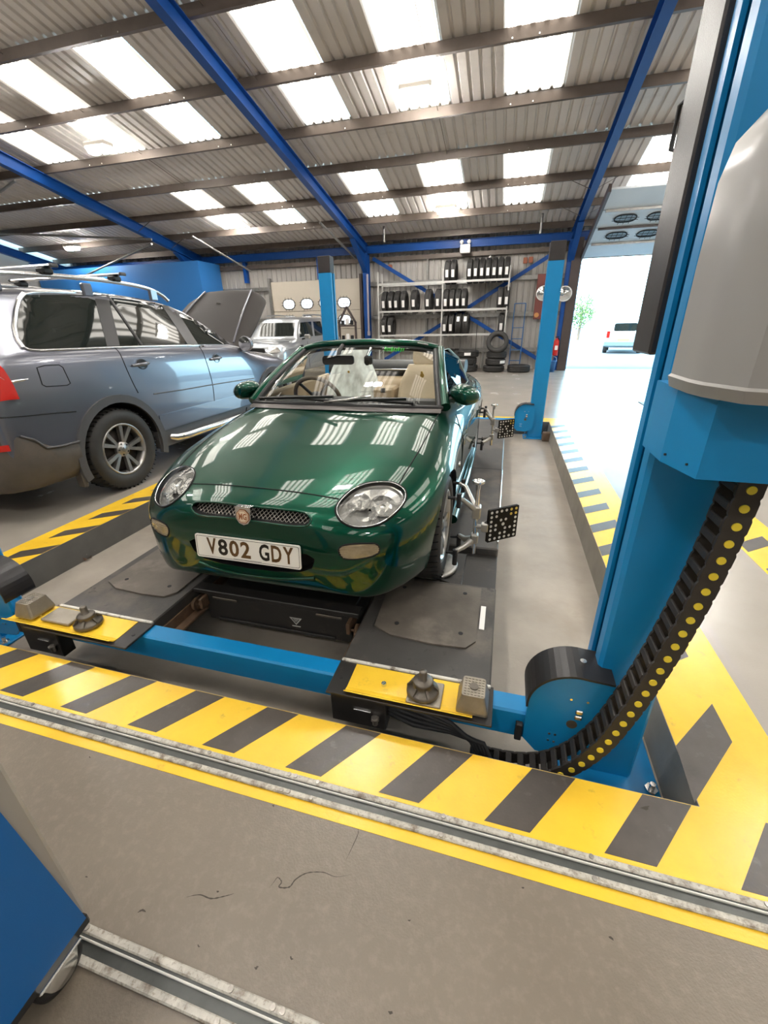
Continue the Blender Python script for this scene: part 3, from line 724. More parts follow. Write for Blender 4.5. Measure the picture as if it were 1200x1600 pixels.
# cable chain: links follow a hanging curve beside the near post
path = [(.03, -.135), (.10, -.14), (.18, -.132), (.25, -.11), (.31, -.065), (.352, -.015), (.382, .034), (.404, .078), (.423, .12), (.438, .165), (.451, .211), (.476, .304), (.497, .398), (.515, .493), (.531, .588), (.546, .686), (.557, .784), (.566, .88), (.572, .98), (.575, 1.09)]
def resample(pts, step):
    out = [V((pts[0][0], pts[0][1]))]; d = 0.0
    for a, c in zip(pts, pts[1:]):
        a = V(a); c = V(c); L = (c - a).length; t = step - d
        while t <= L: out.append(a + (c - a) * (t / L)); t += step
        d = (d + L) % step
    return out
cpts = resample(path, .0475)
chain = wthing('cable_chain', 'black plastic cable chain with yellow pin caps hanging beside the near blue post', 'cable chain', (.30, 1.145, -.14))
M_CHAIN = mat('chain_black_plastic', (0.045, 0.038, 0.033), 0.5, noise=.3, nscale=20, bump=.15)
M_PIN = mat('pin_cap_yellow', (0.85, 0.66, 0.05), 0.4)
lk = MB()
pl = [(-.031, -.022), (-.016, -.028), (.016, -.028), (.031, -.022), (.031, .022), (.016, .028), (-.016, .028), (-.031, .022)]
lk.prism(pl, -.044, -.036, axis='y')
fpm = MB().prism(pl, .036, .044, axis='y').mesh('side_plate'); fpm.materials.append(M_CHAIN)
lkm = lk.mesh('chain_link'); lkm.materials.append(M_CHAIN)
cbm = MB().bbox(-.013, .009, -.036, .036, .020, .030, .003).mesh('cross_bar')
cb2 = MB().bbox(-.013, .009, -.036, .036, -.030, -.020, .003).mesh('cross_bar'); cb2.materials.append(M_CHAIN)
cbm.materials.append(M_CHAIN)
pcm = MB().cyl((0, -.0475, 0), (0, -.0435, 0), .0105, n=14).mesh('pin_cap'); pcm.materials.append(M_PIN)
for a, c in zip(cpts, cpts[1:]):
    m = (a + c) / 2; ang = math.atan2(c.y - a.y, c.x - a.x)
    o = shared('chain_link', lkm, chain, (m.x, 1.145, m.y), (0, -ang, 0))
    shared('cross_bar', cbm, o); shared('cross_bar', cb2, o); shared('side_plate', fpm, o); shared('pin_cap', pcm, o)

# jack pads lying on the trays
def block(x, y, z, label):
    t = thing('jack_block', label, 'jack pad', (x, y, z))
    b = MB(); lo = rounded(.115, .125, .01, 2); hi = rounded(.082, .095, .008, 2); n = len(lo)
    b.add([(p[0], p[1], 0) for p in lo] + [(p[0], p[1], .012) for p in lo] + [(p[0], p[1], .075) for p in hi], [tuple(reversed(range(n))), tuple(range(2 * n, 3 * n))] + [(k + r * n, (k + 1) % n + r * n, (k + 1) % n + (r + 1) * n, k + (r + 1) * n) for k in range(n) for r in (0, 1)])
    b.build('body', M_BLOCK, t)
    b = MB()
    for i in range(6):
        for j in range(7):
            if abs(i - 2.5) < 1.2 and abs(j - 3) < 1.3: continue
            b.box(-.034 + i * .0125, -.026 + i * .0125, -.040 + j * .0125, -.032 + j * .0125, .075, .0775)
    b.build('grip_pattern', M_BLOCK, t)
    MB().cyl((0, 0, .0745), (0, 0, .0785), .0165, n=16).cyl((0, 0, .0745), (0, 0, .079), .012, n=12).build('socket', M_CAST, t)
    return t
block(-.007, 1.195, ZT + .002, 'cast square jack block standing at the end of the yellow plate beside the drum housing')
block(-2.185, 1.205, ZT + .012, 'cast square jack block on the yellow plate nearest the grey estate car')
def round_pad(x, y, z, label):
    t = thing('jack_pad', label, 'jack pad', (x, y, z))
    MB().lathe([(0, 0), (.058, 0), (.062, .006), (.062, .016), (.056, .024), (.040, .03), (.036, .05), (.040, .056), (.036, .062), (.02, .064), (.015, .066), (.015, .102), (.012, .106), (0, .106)], 24).build('pad', M_CAST, t)
    for k in range(6):
        a = k * PI / 3; MB().bar((.036 * math.cos(a), .036 * math.sin(a), .04), (.056 * math.cos(a), .056 * math.sin(a), .020), .008, .016).build('rib', M_CAST, t)
    return t
plm = MB().bbox(-.065, .065, -.06, .06, 0, .012, .003)
pl1 = tag(plm.build('pad_plate', M_BLOCK, None, (-.185, 1.185, ZT + .002)), 'ribbed grey plate under the round jack pad beside the square jack block', 'plate')
round_pad(-.195, 1.182, ZT + .014, 'round jack pad with upright stud standing on a ribbed grey plate')
pl2 = tag(MB().bbox(-.10, .075, -.05, .05, 0, .014, .003).build('pad_plate', M_BLOCK, None, (-1.99, 1.205, ZT + .004)), 'ribbed grey plate on the yellow tray towards the grey estate car', 'plate')
round_pad(-1.835, 1.195, ZT + .002, 'round jack pad with upright stud lying straight on the yellow plate')

# jacking beam rolling between the runways
jb = wthing('jacking_beam', 'black rolling jacking beam with steel rollers between the runways', 'jack', (-1.05, 1.75, -.1))
MB().bbox(-1.475, -.63, 1.585, 1.605, -.085, .10, .004).build('front_panel', M_LDARK, jb)
MB().bbox(-1.535, -.585, 1.570, 1.64, .086, .113, .004).build('top_flange', M_LDARK, jb)
MB().bbox(-1.46, -.645, 1.605, 2.10, -.08, .06, .006).build('body', M_LDARK, jb)
MB().bbox(-1.41, -.72, 1.575, 1.588, -.08, -.062, .002).build('rib', M_LDARK, jb)
for (x0, x1) in ((-1.43, -1.28), (-.82, -.68)): MB().bbox(x0, x1, 1.579, 1.586, .055, .068, .002).build('slot', M_CAST, jb)
for s, xr in ((1, -1.512), (-1, -.59)):
    MB().lathe([(.006, -.012), (.034, -.012), (.036, -.010), (.036, .006), (.031, .006), (.029, .002), (.012, .002), (.012, .012), (0, .012)], 20, Matrix.Translation((xr, 1.55, .03)) @ Matrix.Rotation(s * PI / 2, 4, 'Y')).build('roller', M_RUST, jb)
    MB().cyl((xr, 1.55, .03), (xr + s * .045, 1.55, .03), .008, n=8).bbox(min(xr + s * .03, xr + s * .05), max(xr + s * .03, xr + s * .05), 1.53, 1.64, .012, .075, .003).build('axle_bracket', M_RUST, jb)
M_LOGO = mat('logo_print', (0.55, 0.55, 0.52), .5)
lg = MB()
tri = [(-.036, .022), (.036, .022), (0, -.024)]; tin = [(-.024, .016), (.024, .016), (0, -.014)]
vs = [(x - .94 + 0, 1.5835, z - .005) for x, z in tri] + [(x - .94, 1.5835, z - .005) for x, z in tin]
lg.add(vs, [(0, 1, 4, 3), (1, 2, 5, 4), (2, 0, 3, 5)])
for k in range(3): lg.box(-.94 - .016 + k * .005, -.94 + .016 - k * .005, 1.583, 1.5838, .006 - k * .007, .009 - k * .007)
lg.box(-.964, -.916, 1.583, 1.5838, -.04, -.034)
lg.build('emblem', M_LOGO, jb)

# turn plates under the front wheels
def turn_plate(x, y, label):
    t = thing('turn_plate', label, 'turn plate', (x, y, ZT - .045))
    MB().bbox(-.215, .215, -.19, .19, 0, .022, .004).build('base', M_LDARK, t)
    MB().lathe([(0, .048), (.15, .048), (.172, .044), (.176, .036), (.172, .024), (0, .024)], 40).build('disc', mat('disc_galvanised', (0.34, 0.33, 0.31), .35, metal=.7, noise=.3, nscale=20), t)
    MB().bar((.10, -.15, .028), (.20, -.185, .028), .02, .012).build('lock_pin', M_LDARK, t)
    return t
turn_plate(-.345, 2.17, 'round steel turn plate under the front wheel carrying the target clamp')
turn_plate(-1.77, 2.17, 'round steel turn plate under the front wheel on the grey estate car side')

# brick chock by the far post and debris
tag(MB().bbox(-.055, .055, -.05, .05, 0, .13, .012).build('timber_block', mat('brown_timber', (.16, .105, .07), .7, noise=.4, nscale=20), None, (.655, 6.52, -.2)), 'small brown timber block at the foot of the far blue post', 'block')
lv = MB()
for k in range(7):
    a = k * .9; lv.add([(.0, 0, .004), (.03 * math.cos(a), .03 * math.sin(a), .02 + .006 * (k % 3)), (.035 * math.cos(a + .6), .035 * math.sin(a + .6), .008)], [(0, 1, 2)])
tag(lv.build('dead_leaf', mat('leaf_brown', (.09, .045, .025), .8), None, tuple(on_z(137, 874, -.198))), 'crumpled dark brown leaf in the recess beside the striped kerb', 'leaf')

# wheel alignment targets clamped to the wheels
M_ALU = mat('cast_alloy_grey', (0.50, 0.49, 0.46), 0.33, metal=.85, noise=.15, nscale=20)
M_CHR = mat('chrome', (0.75, 0.75, 0.75), 0.12, metal=1.0)
M_TGT = mat('target_black', (0.008, 0.007, 0.007), 0.45, spec=.2)
M_DOT = mat('target_dot', (0.62, 0.60, 0.55), 0.5)
M_DOTY = mat('target_dot_amber', (0.60, 0.42, 0.08), 0.5)
def target(cx, cy, cz, label):
    """clamp centred on a wheel; local x points away from the car"""
    t = thing('alignment_target', label, 'wheel target', (cx, cy, cz))
    MB().cyl((.105, 0, -.17), (.105, 0, .215), .011, n=12).build('guide_bar', M_CHR, t)
    MB().lathe([(0, .205), (.013, .205), (.013, .235), (.030, .238), (.032, .252), (.022, .256), (.020, .25), (0, .25)], 16, Matrix.Translation((.105, 0, 0))).build('knob', M_CHR, t)
    for s in (-1, 1):
        MB().tube([(.0, s * .11, .19), (.035, s * .095, .18), (.105, s * .0, .085)], [.011, .012, .016], 8).build('upper_arm', M_ALU, t)
        MB().cyl((-.035, s * .11, .19), (.03, s * .11, .19), .009, n=8).cyl((.02, s * .11, .14), (.02, s * .11, .215), .012, n=8).build('grip', M_DARK, t)
    MB().bbox(.082, .128, -.028, .028, .045, .115, .006).build('upper_slide', M_ALU, t)
    MB().bbox(.085, .125, -.024, .024, -.105, -.05, .006).build('lower_slide', M_ALU, t)
    MB().tube([(.105, 0, -.08), (.05, -.05, -.115), (.015, -.095, -.12)], [.018, .016, .013], 8).tube([(.105, 0, -.08), (.05, .05, -.115), (.015, .095, -.12)], [.018, .016, .013], 8).build('lower_arm', M_ALU, t)
    for s in (-1, 1): MB().cyl((.015, s * .095, -.20), (.015, s * .095, -.11), .0135, n=10).cyl((-.035, s * .095, -.13), (.02, s * .095, -.13), .008, n=8).build('grip', M_DARK, t)
    MB().cyl((.105, -.0, -.006), (.17, 0, -.006), .012, n=10).bbox(.135, .172, -.018, .018, -.03, .016, .004).build('coupling', M_ALU, t)
    # board: turned a little towards the car's nose
    Rm = Matrix.Translation((.243, .055, .0)) @ Matrix.Rotation(math.radians(38), 4, 'Z')
    bd = MB().prism(rounded(.192, .190, .008, 3), -.007, .007, axis='y', m=Rm).build('board', M_TGT, t)
    MB().bar((.165, 0, -.006), Rm @ V((-.07, .012, 0)), .03, .05).build('board_mount', M_TGT, t)
    pat = [(0, 0, 1.25)]
    for i in range(6):
        for j in range(7):
            x = -.078 + i * .0312; z = -.078 + j * .026
            if (i, j) in ((1, 1), (4, 1), (2, 2), (1, 4), (3, 5), (4, 4), (2, 3), (3, 3), (2, 5), (4, 3)): continue
            pat.append((x, z, 1))
    for (x, z, k) in pat:
        r = .0078 * k
        md = M_DOTY if (x > .03 and z > .04) else M_DOT
        MB().cyl(Rm @ V((x, -.0082, z)), Rm @ V((x, -.0068, z)), r, n=10).build('dot', md, bd)
    return t
target(-.188, 2.08, .415, 'wheel alignment target board clamped to the front wheel of the green car')
target(-.188, 4.46, .40, 'wheel alignment target board clamped to the rear wheel of the green car')
# ------------------------------------------------------------------ car body tools
def interp(tab, y):
    """monotone-ish cubic interpolation of table rows [y, a, b, ...]"""
    n = len(tab)
    if y <= tab[0][0]: return tab[0][1:]
    if y >= tab[-1][0]: return tab[-1][1:]
    for i in range(n - 1):
        if tab[i][0] <= y <= tab[i + 1][0]: break
    p0, p1, p2, p3 = tab[max(i - 1, 0)], tab[i], tab[i + 1], tab[min(i + 2, n - 1)]
    h = p2[0] - p1[0]; t = (y - p1[0]) / h; out = []
    for k in range(1, len(p1)):
        m1 = (p2[k] - p0[k]) / (p2[0] - p0[0]) * h if p2[0] != p0[0] else 0
        m2 = (p3[k] - p1[k]) / (p3[0] - p1[0]) * h if p3[0] != p1[0] else 0
        out.append((2 * t ** 3 - 3 * t * t + 1) * p1[k] + (t ** 3 - 2 * t * t + t) * m1 + (-2 * t ** 3 + 3 * t * t) * p2[k] + (t ** 3 - t * t) * m2)
    return out
def boolean(o, cutters, op='DIFFERENCE'):
    for c in cutters:
        m = o.modifiers.new('cut', 'BOOLEAN'); m.operation = op; m.object = c; m.solver = 'MANIFOLD'
    baked(o)
    for c in cutters:
        me = c.data; bpy.data.objects.remove(c); bpy.data.meshes.remove(me)
    return o
def cutter(mb, idx, mats, root=None):
    me = mb.mesh('cutter')
    bm = bmesh.new(); bm.from_mesh(me); bmesh.ops.remove_doubles(bm, verts=bm.verts[:], dist=1e-6); bmesh.ops.recalc_face_normals(bm, faces=bm.faces[:]); bm.to_mesh(me); bm.free()
    for m in mats: me.materials.append(m)
    for p in me.polygons: p.material_index = idx
    o = bpy.data.objects.new('cutter', me); COL.objects.link(o)
    o.parent = root if root is not None else mg
    return o
def bvh_of(me, off=V((0, 0, 0))):
    return BVHTree.FromPolygons([v.co + off for v in me.vertices], [tuple(p.vertices) for p in me.polygons])
def cast_px(bvh, pts, lift_=0.0):
    """photo pixels -> points on a surface, raised along its normal"""
    out = []
    for (x, y) in pts:
        h = bvh.ray_cast(CAMP, ray(x, y))
        if h[0] is None: h = bvh.find_nearest(CAMP + ray(x, y) * 2.2)
        n = h[1] if h[1].dot(ray(x, y)) < 0 else -h[1]
        out.append(h[0] + n * lift_)
    return out
def smooth_closed(pts, n=4):
    """Catmull-Rom through closed 2D/3D points"""
    pts = [V(p) for p in pts]; N = len(pts); out = []
    for i in range(N):
        a, b_, c, d = pts[(i - 1) % N], pts[i], pts[(i + 1) % N], pts[(i + 2) % N]
        for k in range(n):
            t = k / n
            out.append(0.5 * ((2 * b_) + (c - a) * t + (2 * a - 5 * b_ + 4 * c - d) * t * t + (3 * b_ - a - 3 * c + d) * t ** 3))
    return out
def smooth_open(pts, n=4):
    pts = [V(p) for p in pts]; N = len(pts); out = []
    for i in range(N - 1):
        a, b_, c, d = pts[max(i - 1, 0)], pts[i], pts[i + 1], pts[min(i + 2, N - 1)]
        for k in range(n):
            t = k / n
            out.append(0.5 * ((2 * b_) + (c - a) * t + (2 * a - 5 * b_ + 4 * c - d) * t * t + (3 * b_ - a - 3 * c + d) * t ** 3))
    out.append(pts[-1]); return out
def dome(ring, nrm, rise, rings=4, centre=None):
    """domed cap over a closed ring of points"""
    n = len(ring); c = centre if centre is not None else sum(ring, V((0, 0, 0))) / n
    vs = list(ring); fs = []
    for r in range(1, rings):
        t = r / rings; h = rise * math.sin(t * PI / 2)
        vs += [p.lerp(c, t) + nrm * h for p in ring]
    vs.append(c + nrm * rise); top = len(vs) - 1
    for r in range(rings - 1):
        fs += [(r * n + k, r * n + (k + 1) % n, (r + 1) * n + (k + 1) % n, (r + 1) * n + k) for k in range(n)]
    fs += [((rings - 1) * n + k, (rings - 1) * n + (k + 1) % n, top) for k in range(n)]
    return vs, fs
def wheel_parts(par, x, y, z, s, R, W_, rim_r, spokes, split, m_rim, name='wheel', tread=True):
    """a wheel with its axle along x; s=+1 outer face towards +x"""
    m = Matrix.Translation((x, y, z)) @ Matrix.Rotation(s * PI / 2, 4, 'Y')
    h = W_ / 2
    w = MB().lathe([(rim_r + .004, -h * .86), (rim_r + .02, -h * .98), ((R + rim_r) / 2, -h * 1.03), (R - .022, -h * .95), (R - .006, -h * .78), (R, -h * .45), (R, h * .45), (R - .006, h * .78), (R - .022, h * .95), ((R + rim_r) / 2, h * 1.03), (rim_r + .02, h * .98), (rim_r + .004, h * .86)], 48, m).build(name, M_TYRE, par)
    if tread:
        b = MB()
        for k in range(48):
            a = 2 * PI * k / 48
            for (za, zb, sh) in ((-h * .95, -h * .30, .05), (h * .30, h * .95, -.05)):
                p = [V((R * math.cos(a + da) * q, R * math.sin(a + da) * q, zz)) for zz, da in ((za, 0), (zb, sh)) for q in (.97, 1.0012)]
                d = .018
                p2 = [V((R * math.cos(a + da + d) * q, R * math.sin(a + da + d) * q, zz)) for zz, da in ((za, 0), (zb, sh)) for q in (.97, 1.0012)]
                vs = [m @ q for q in p + p2]
                b.add(vs, [(0, 1, 3, 2), (4, 6, 7, 5), (1, 5, 7, 3), (0, 2, 6, 4), (0, 4, 5, 1), (2, 3, 7, 6)])
        t_ = b.build('tread_groove', M_TREAD, w); t_['kind'] = 'stuff'
    rim = MB().lathe([(rim_r + .006, h * .88), (rim_r, h * .94), (rim_r - .012, h * .90), (rim_r - .02, h * .55), (rim_r - .035, -h * .6), (rim_r + .003, -h * .8)], 40, m).build('rim', m_rim, w)
    b = MB()
    def P(r, a, zz): return m @ V((r * math.cos(a), r * math.sin(a), zz))
    for k in range(spokes):
        a = 2 * PI * k / spokes + .3
        for sgn in ((-1, 1) if split else (0,)):
            a2 = a + sgn * split
            b.add([P(.045, a - .28, h * .70), P(.045, a + .28, h * .70), P(rim_r - .012, a2 + .085, h * .82), P(rim_r - .012, a2 - .085, h * .82),
                   P(.045, a - .28, h * .45), P(.045, a + .28, h * .45), P(rim_r - .012, a2 + .085, h * .5), P(rim_r - .012, a2 - .085, h * .5)],
                  [(0, 1, 2, 3), (7, 6, 5, 4), (0, 3, 7, 4), (1, 5, 6, 2), (2, 6, 7, 3), (0, 4, 5, 1)])
    b.lathe([(.0, h * .78), (.03, h * .78), (.036, h * .74), (.07, h * .71), (.072, h * .40), (0, h * .40)], 20, m)
    b.build('spokes', m_rim, rim)
    MB().lathe([(0, h * .3), (rim_r - .03, h * .3), (rim_r - .03, -h * .3), (0, -h * .3)], 24, m).build('brake_disc', M_BRK, rim)
    MB().lathe([(0, h * .82), (.026, h * .82), (.03, h * .77)], 16, m).build('hub_cap', M_HUB, rim)
    for k in range(5):
        a = 2 * PI * k / 5 + .3 + PI / 5
        MB().cyl(P(.052, a, h * .68), P(.052, a, h * .76), .008, n=8).build('wheel_nut', M_DARK, rim)
    return w
M_TYRE = mat('tyre_rubber', (0.030, 0.028, 0.026), 0.62, noise=.25, nscale=14, bump=.1)
M_TREAD = mat('tread_gap', (0.006, 0.006, 0.006), 0.9)
M_BRK = mat('brake_dark', (0.05, 0.042, 0.036), 0.5, metal=.6)
M_HUB = mat('hub_grey', (0.22, 0.23, 0.24), 0.3, metal=.6)
M_RIMG = mat('rim_silver', (0.50, 0.49, 0.47), 0.28, metal=.85)
M_GREEN = mat('racing_green_paint', (0.002, 0.052, 0.029), 0.36, metal=.8, coat=1.0, spec=0.0)
M_BLKPL = mat('black_trim', (0.012, 0.012, 0.013), 0.42)
M_GAP = mat('panel_gap', (0.003, 0.004, 0.004), 0.8)
M_TAN = mat('tan_leather', (0.40, 0.30, 0.185), 0.5, noise=.12, nscale=9, bump=.12, bscale=220)
M_TANL = mat('tan_leather_light', (0.52, 0.42, 0.29), 0.5, noise=.1, nscale=9, bump=.12, bscale=220)
M_GLASS = thin_glass('clear_glass', (.93, .97, .96), ior=1.3)
M_LENS = thin_glass('lens_glass', (.97, .98, .97))
M_REFL = mat('lamp_reflector', (0.86, 0.85, 0.83), 0.24, metal=.75, noise=.2, nscale=22)

# ------------------------------------------------------------------ green convertible
MO = V((-1.03, 2.08, 0.10))
mg = thing('sports_car', 'dark green open two seat sports car on the lift with tan seats', 'car', tuple(MO))
# y: zc (top on centreline) w (half width) zw (height of widest point) zb (underside) wb (half width at underside) p (roundness of upper half)
MGT = [[-.672, .490, .25, .40, .350, .20, 2.0],
       [-.662, .555, .37, .40, .265, .32, 2.1],
       [-.640, .588, .48, .40, .215, .42, 2.2],
       [-.595, .610, .575, .41, .185, .50, 2.3],
       [-.52, .630, .660, .43, .170, .56, 2.4],
       [-.42, .656, .728, .45, .165, .61, 2.5],
       [-.26, .693, .786, .48, .16, .68, 2.7],
       [-.08, .735, .812, .52, .16, .72, 2.9],
       [.12, .776, .815, .53, .16, .74, 3.1],
       [.34, .818, .808, .53, .16, .74, 3.4],
       [.55, .842, .804, .52, .16, .73, 3.7],
       [.80, .850, .803, .52, .16, .72, 4.0],
       [1.3, .850, .805, .53, .16, .72, 4.0],
       [1.8, .870, .814, .55, .16, .72, 3.6],
       [2.2, .905, .822, .56, .17, .72, 3.2],
       [2.5, .905, .820, .56, .19, .70, 3.0],
       [2.8, .88, .79, .54, .23, .66, 2.8],
       [3.0, .84, .73, .53, .28, .60, 2.4],
       [3.08, .76, .62, .52, .34, .48, 2.2],
       [3.10, .66, .45, .51, .42, .30, 2.0]]
def mg_section(y):
    zc, w, zw, zb, wb, p = interp(MGT, y)
    pts = []
    NU, NL = 14, 8
    for k in range(NU):
        t = (k / NU) * PI / 2
        pts.append((w * math.sin(t) ** (2 / p), zw + (zc - zw) * max(math.cos(t), 0) ** (2 / p)))
    for k in range(NL + 1):
        t = (k / NL) * PI / 2
        e = .55
        pts.append((wb + (w - wb) * math.cos(t) ** e, zw + (zb - zw) * math.sin(t) ** .9))
    return pts
ys = []
for a, c, n in ((-.672, -.640, 4), (-.640, -.52, 6), (-.52, .0, 10), (.0, .6, 8), (.6, 2.2, 14), (2.2, 2.9, 8), (2.9, 3.10, 7)):
    ys += [a + (c - a) * k / n for k in range(n)]
ys.append(3.10)
rows = []
for y in ys:
    h = mg_section(y)
    ring = [V((x, y, z)) for x, z in h] + [V((-x, y, z)) for x, z in reversed(h[1:])]
    rows.append(ring)
mb = MB().grid(rows, closed_u=True); mb.add(rows[0], [tuple(range(len(rows[0])))]); mb.add(rows[-1], [tuple(range(len(rows[-1])))])
mgb = mb.build('body', M_GREEN, mg, weld=True)
mgb.data.materials.append(M_BLKPL)
for p in mgb.data.polygons: p.use_smooth = True
sm = mgb.modifiers.new('s', 'SUBSURF'); sm.levels = 1; sm.render_levels = 1; baked(mgb)
MGBVH0 = bvh_of(mgb.data, MO)          # uncut surface in world space, for laying features on
# cut wheel arches, cockpit, grille and lower intake
cuts = []
for yy in (0.0, 2.375):
    for s in (-1, 1): cuts.append(cutter(MB().cyl((s * .50, yy, .285), (s * 1.1, yy, .285), .318, n=40), 1, [M_GREEN, M_BLKPL]))
ck = [(-.62, .63), (-.3, .57), (0, .55), (.3, .57), (.62, .63), (.66, .75), (.66, 1.95), (.58, 2.05), (-.58, 2.05), (-.66, 1.95), (-.66, .75)]
cuts.append(cutter(MB().prism(ck, .30, 1.3, axis='z'), 1, [M_GREEN, M_BLKPL]))
gr_px = [(299, 793), (304, 786), (316, 784), (345, 785.5), (372, 789), (400, 792), (440, 796), (470, 799.5), (481, 804), (486, 812), (482, 820), (470, 823), (440, 820.5), (400, 815), (372, 811), (345, 808.5), (316, 806), (304, 801)]
in_px = [(296, 846), (303, 842), (330, 846), (388, 855), (440, 862), (480, 866), (492, 874), (488, 888), (470, 894), (430, 893), (388, 888), (345, 880), (318, 872), (303, 860)]
def mirror_fit(pts_px, lift_):
    """pixels -> symmetric outline on the car: average of each point and its mirrored partner is not needed, keep traced"""
    return [p - MO for p in cast_px(MGBVH0, pts_px, lift_)]
grl = mirror_fit(gr_px, 0); inl = mirror_fit(in_px, 0)
def plug(loop, y_back, front=.12):
    f = [V((p.x, p.y - front, p.z)) for p in loop]; bk = [V((p.x, y_back, p.z)) for p in loop]; n = len(loop)
    return MB().add(f + bk, [(k, (k + 1) % n, n + (k + 1) % n, n + k) for k in range(n)] + [tuple(reversed(range(n))), tuple(range(n, 2 * n))])
cuts.append(cutter(plug(grl, -.56), 1, [M_GREEN, M_BLKPL]))
cuts.append(cutter(plug(inl, -.50), 1, [M_GREEN, M_BLKPL]))
hl_px = [(524.7, 793), (528, 809), (541, 820), (560.5, 825), (591.7, 820), (617, 803), (633, 783), (634, 768), (625, 759), (608, 753), (579, 754), (555, 762), (536.7, 776)]
hlR = [p - MO for p in cast_px(MGBVH0, [(q.x, q.y) for q in smooth_closed([V((*p, 0)) for p in hl_px], 3)], 0)]
def lamp_axis(L):
    n = len(L); c = sum(L, V((0, 0, 0))) / n; nr = V((0, 0, 0))
    for k in range(n): nr += (L[k] - c).cross(L[(k + 1) % n] - c)
    nr.normalize()
    return c, (-nr if nr.y > 0 else nr)
for s in (1, -1):
    L = [V((s * p.x, p.y, p.z)) for p in hlR]; c, nr = lamp_axis(L); n = len(L)
    cuts.append(cutter(MB().add([p + nr * .10 for p in L] + [c + (p - c) * .9 - nr * .075 for p in L], [(k, (k + 1) % n, n + (k + 1) % n, n + k) for k in range(n)] + [tuple(reversed(range(n))), tuple(range(n, 2 * n))]), 1, [M_GREEN, M_BLKPL]))
boolean(mgb, cuts)
mgb.data.set_sharp_from_angle(angle=math.radians(38))
def groove(px_pts, name, r=.0035, n=6, mir=False):
    w = [p - MO for p in cast_px(MGBVH0, [tuple(q) for q in smooth_open([V((*p, 0)) for p in px_pts], n) for q in [(q.x, q.y)]], .0)]
    o = MB().tube(w, r, 6).build(name, M_GAP, mgb)
    if mir: MB().tube([V((-p.x, p.y, p.z)) for p in w], r, 6).build(name, M_GAP, mgb)
    return w
# bonnet shut line: front edge, and the two sides
groove([(289, 755.6), (345, 757.5), (405.6, 762.7), (470, 770), (529, 779.6)], 'bonnet_gap')
groove([(624, 755), (640, 728), (657, 700), (672, 672), (686, 645)], 'bonnet_gap', mir=True)
# grille mesh
def lattice(loop, y_off, spacing, ang, name, r, par):
    ys_ = sum(p.y for p in loop) / len(loop); b = MB()
    P2 = [(p.x, p.z) for p in loop]; n = len(P2)
    ysurf = lambda x, z: min(loop, key=lambda p: (p.x - x) ** 2 + (p.z - z) ** 2).y
    for s in (-1, 1):
        d = V((math.cos(ang), s * math.sin(ang))); q = V((-d.y, d.x))
        for k in range(-60, 61):
            o = q * (k * spacing) + V((sum(p[0] for p in P2) / n, sum(p[1] for p in P2) / n))
            hits = []
            for i in range(n):
                a = V(P2[i]); c = V(P2[(i + 1) % n]); e = c - a; den = d.x * e.y - d.y * e.x
                if abs(den) < 1e-9: continue
                w = a - o; t = (w.x * e.y - w.y * e.x) / den; u = (w.x * d.y - w.y * d.x) / den
                if 0 <= u <= 1: hits.append(t)
            hits.sort()
            for t0, t1 in zip(hits[::2], hits[1::2]):
                a = o + d * t0; c = o + d * t1
                b.tube([V((a.x, ysurf(a.x, a.y) + y_off, a.y)), V((c.x, ysurf(c.x, c.y) + y_off, c.y))], r, 4, caps=False)
    o_ = b.build(name, mat('grille_wire', (0.42, 0.41, 0.38), 0.3, metal=.9), par); o_['kind'] = 'stuff'
    return o_
lattice(grl, .030, .0135, math.radians(42), 'grille_mesh', .0016, mgb)
MB().tube(smooth_closed(grl, 3), .005, 8, closed=True).build('grille_surround', M_GREEN, mgb)
b = MB(); dl = [V((p.x * .985, p.y + .055, p.z)) for p in inl]; b.add(dl, [tuple(range(len(dl)))]); b.build('intake_backing', M_GAP, mgb, fix=False)
# number plate
pc = on_x(389.5, 858.5, MO.x) - MO
pl = MB().prism(rounded(.52, .111, .010, 3), -.003, .003, axis='y').build('number_plate', mat('plate_white', (0.78, 0.77, 0.73), 0.3, coat=.3), mg)
pl.location = (pc.x + .004, -.684, pc.z + .006); pl.rotation_euler = (math.radians(-6), math.radians(0), 0)
M_LTR = mat('plate_black', (0.012, 0.010, 0.008), .4); M_LTRB = mat('plate_faded_brown', (0.095, 0.048, 0.014), .4)
xo = -.205
for ch, wdt, mm in (('V', .058, M_LTRB), ('8', .056, M_LTR), ('0', .058, M_LTRB), ('2', .056, M_LTRB), (' ', .034, None), ('G', .06, M_LTR), ('D', .058, M_LTRB), ('Y', .056, M_LTRB)):
    if mm is not None:
        me = text_mesh(ch, .107, .0, .80, bold=.0028)
        xs = [v.co.x for v in me.vertices]; zs = [v.co.y for v in me.vertices]
        sx = .049 / (max(xs) - min(xs)); sz = .079 / (max(zs) - min(zs)); cx = (max(xs) + min(xs)) / 2; cz = (max(zs) + min(zs)) / 2
        for v in me.vertices: v.co = V(((v.co.x - cx) * sx, -.0036, (v.co.y - cz) * sz))
        link('letter', me, mm, pl, (xo + wdt / 2, 0, .004))
    xo += wdt
b = MB()
oo = rounded(.508, .099, .008, 3); ii = rounded(.504, .095, .007, 3); n = len(oo)
b.add([(x, -.0034, z) for x, z in oo] + [(x, -.0034, z) for x, z in ii], [(k, (k + 1) % n, n + (k + 1) % n, n + k) for k in range(n)]); b.build('border', M_LTR, pl)
MB().box(-.07, .07, -.0036, -.003, -.046, -.0435).build('maker_line', mat('plate_grey_print', (.3, .3, .3), .5), pl)
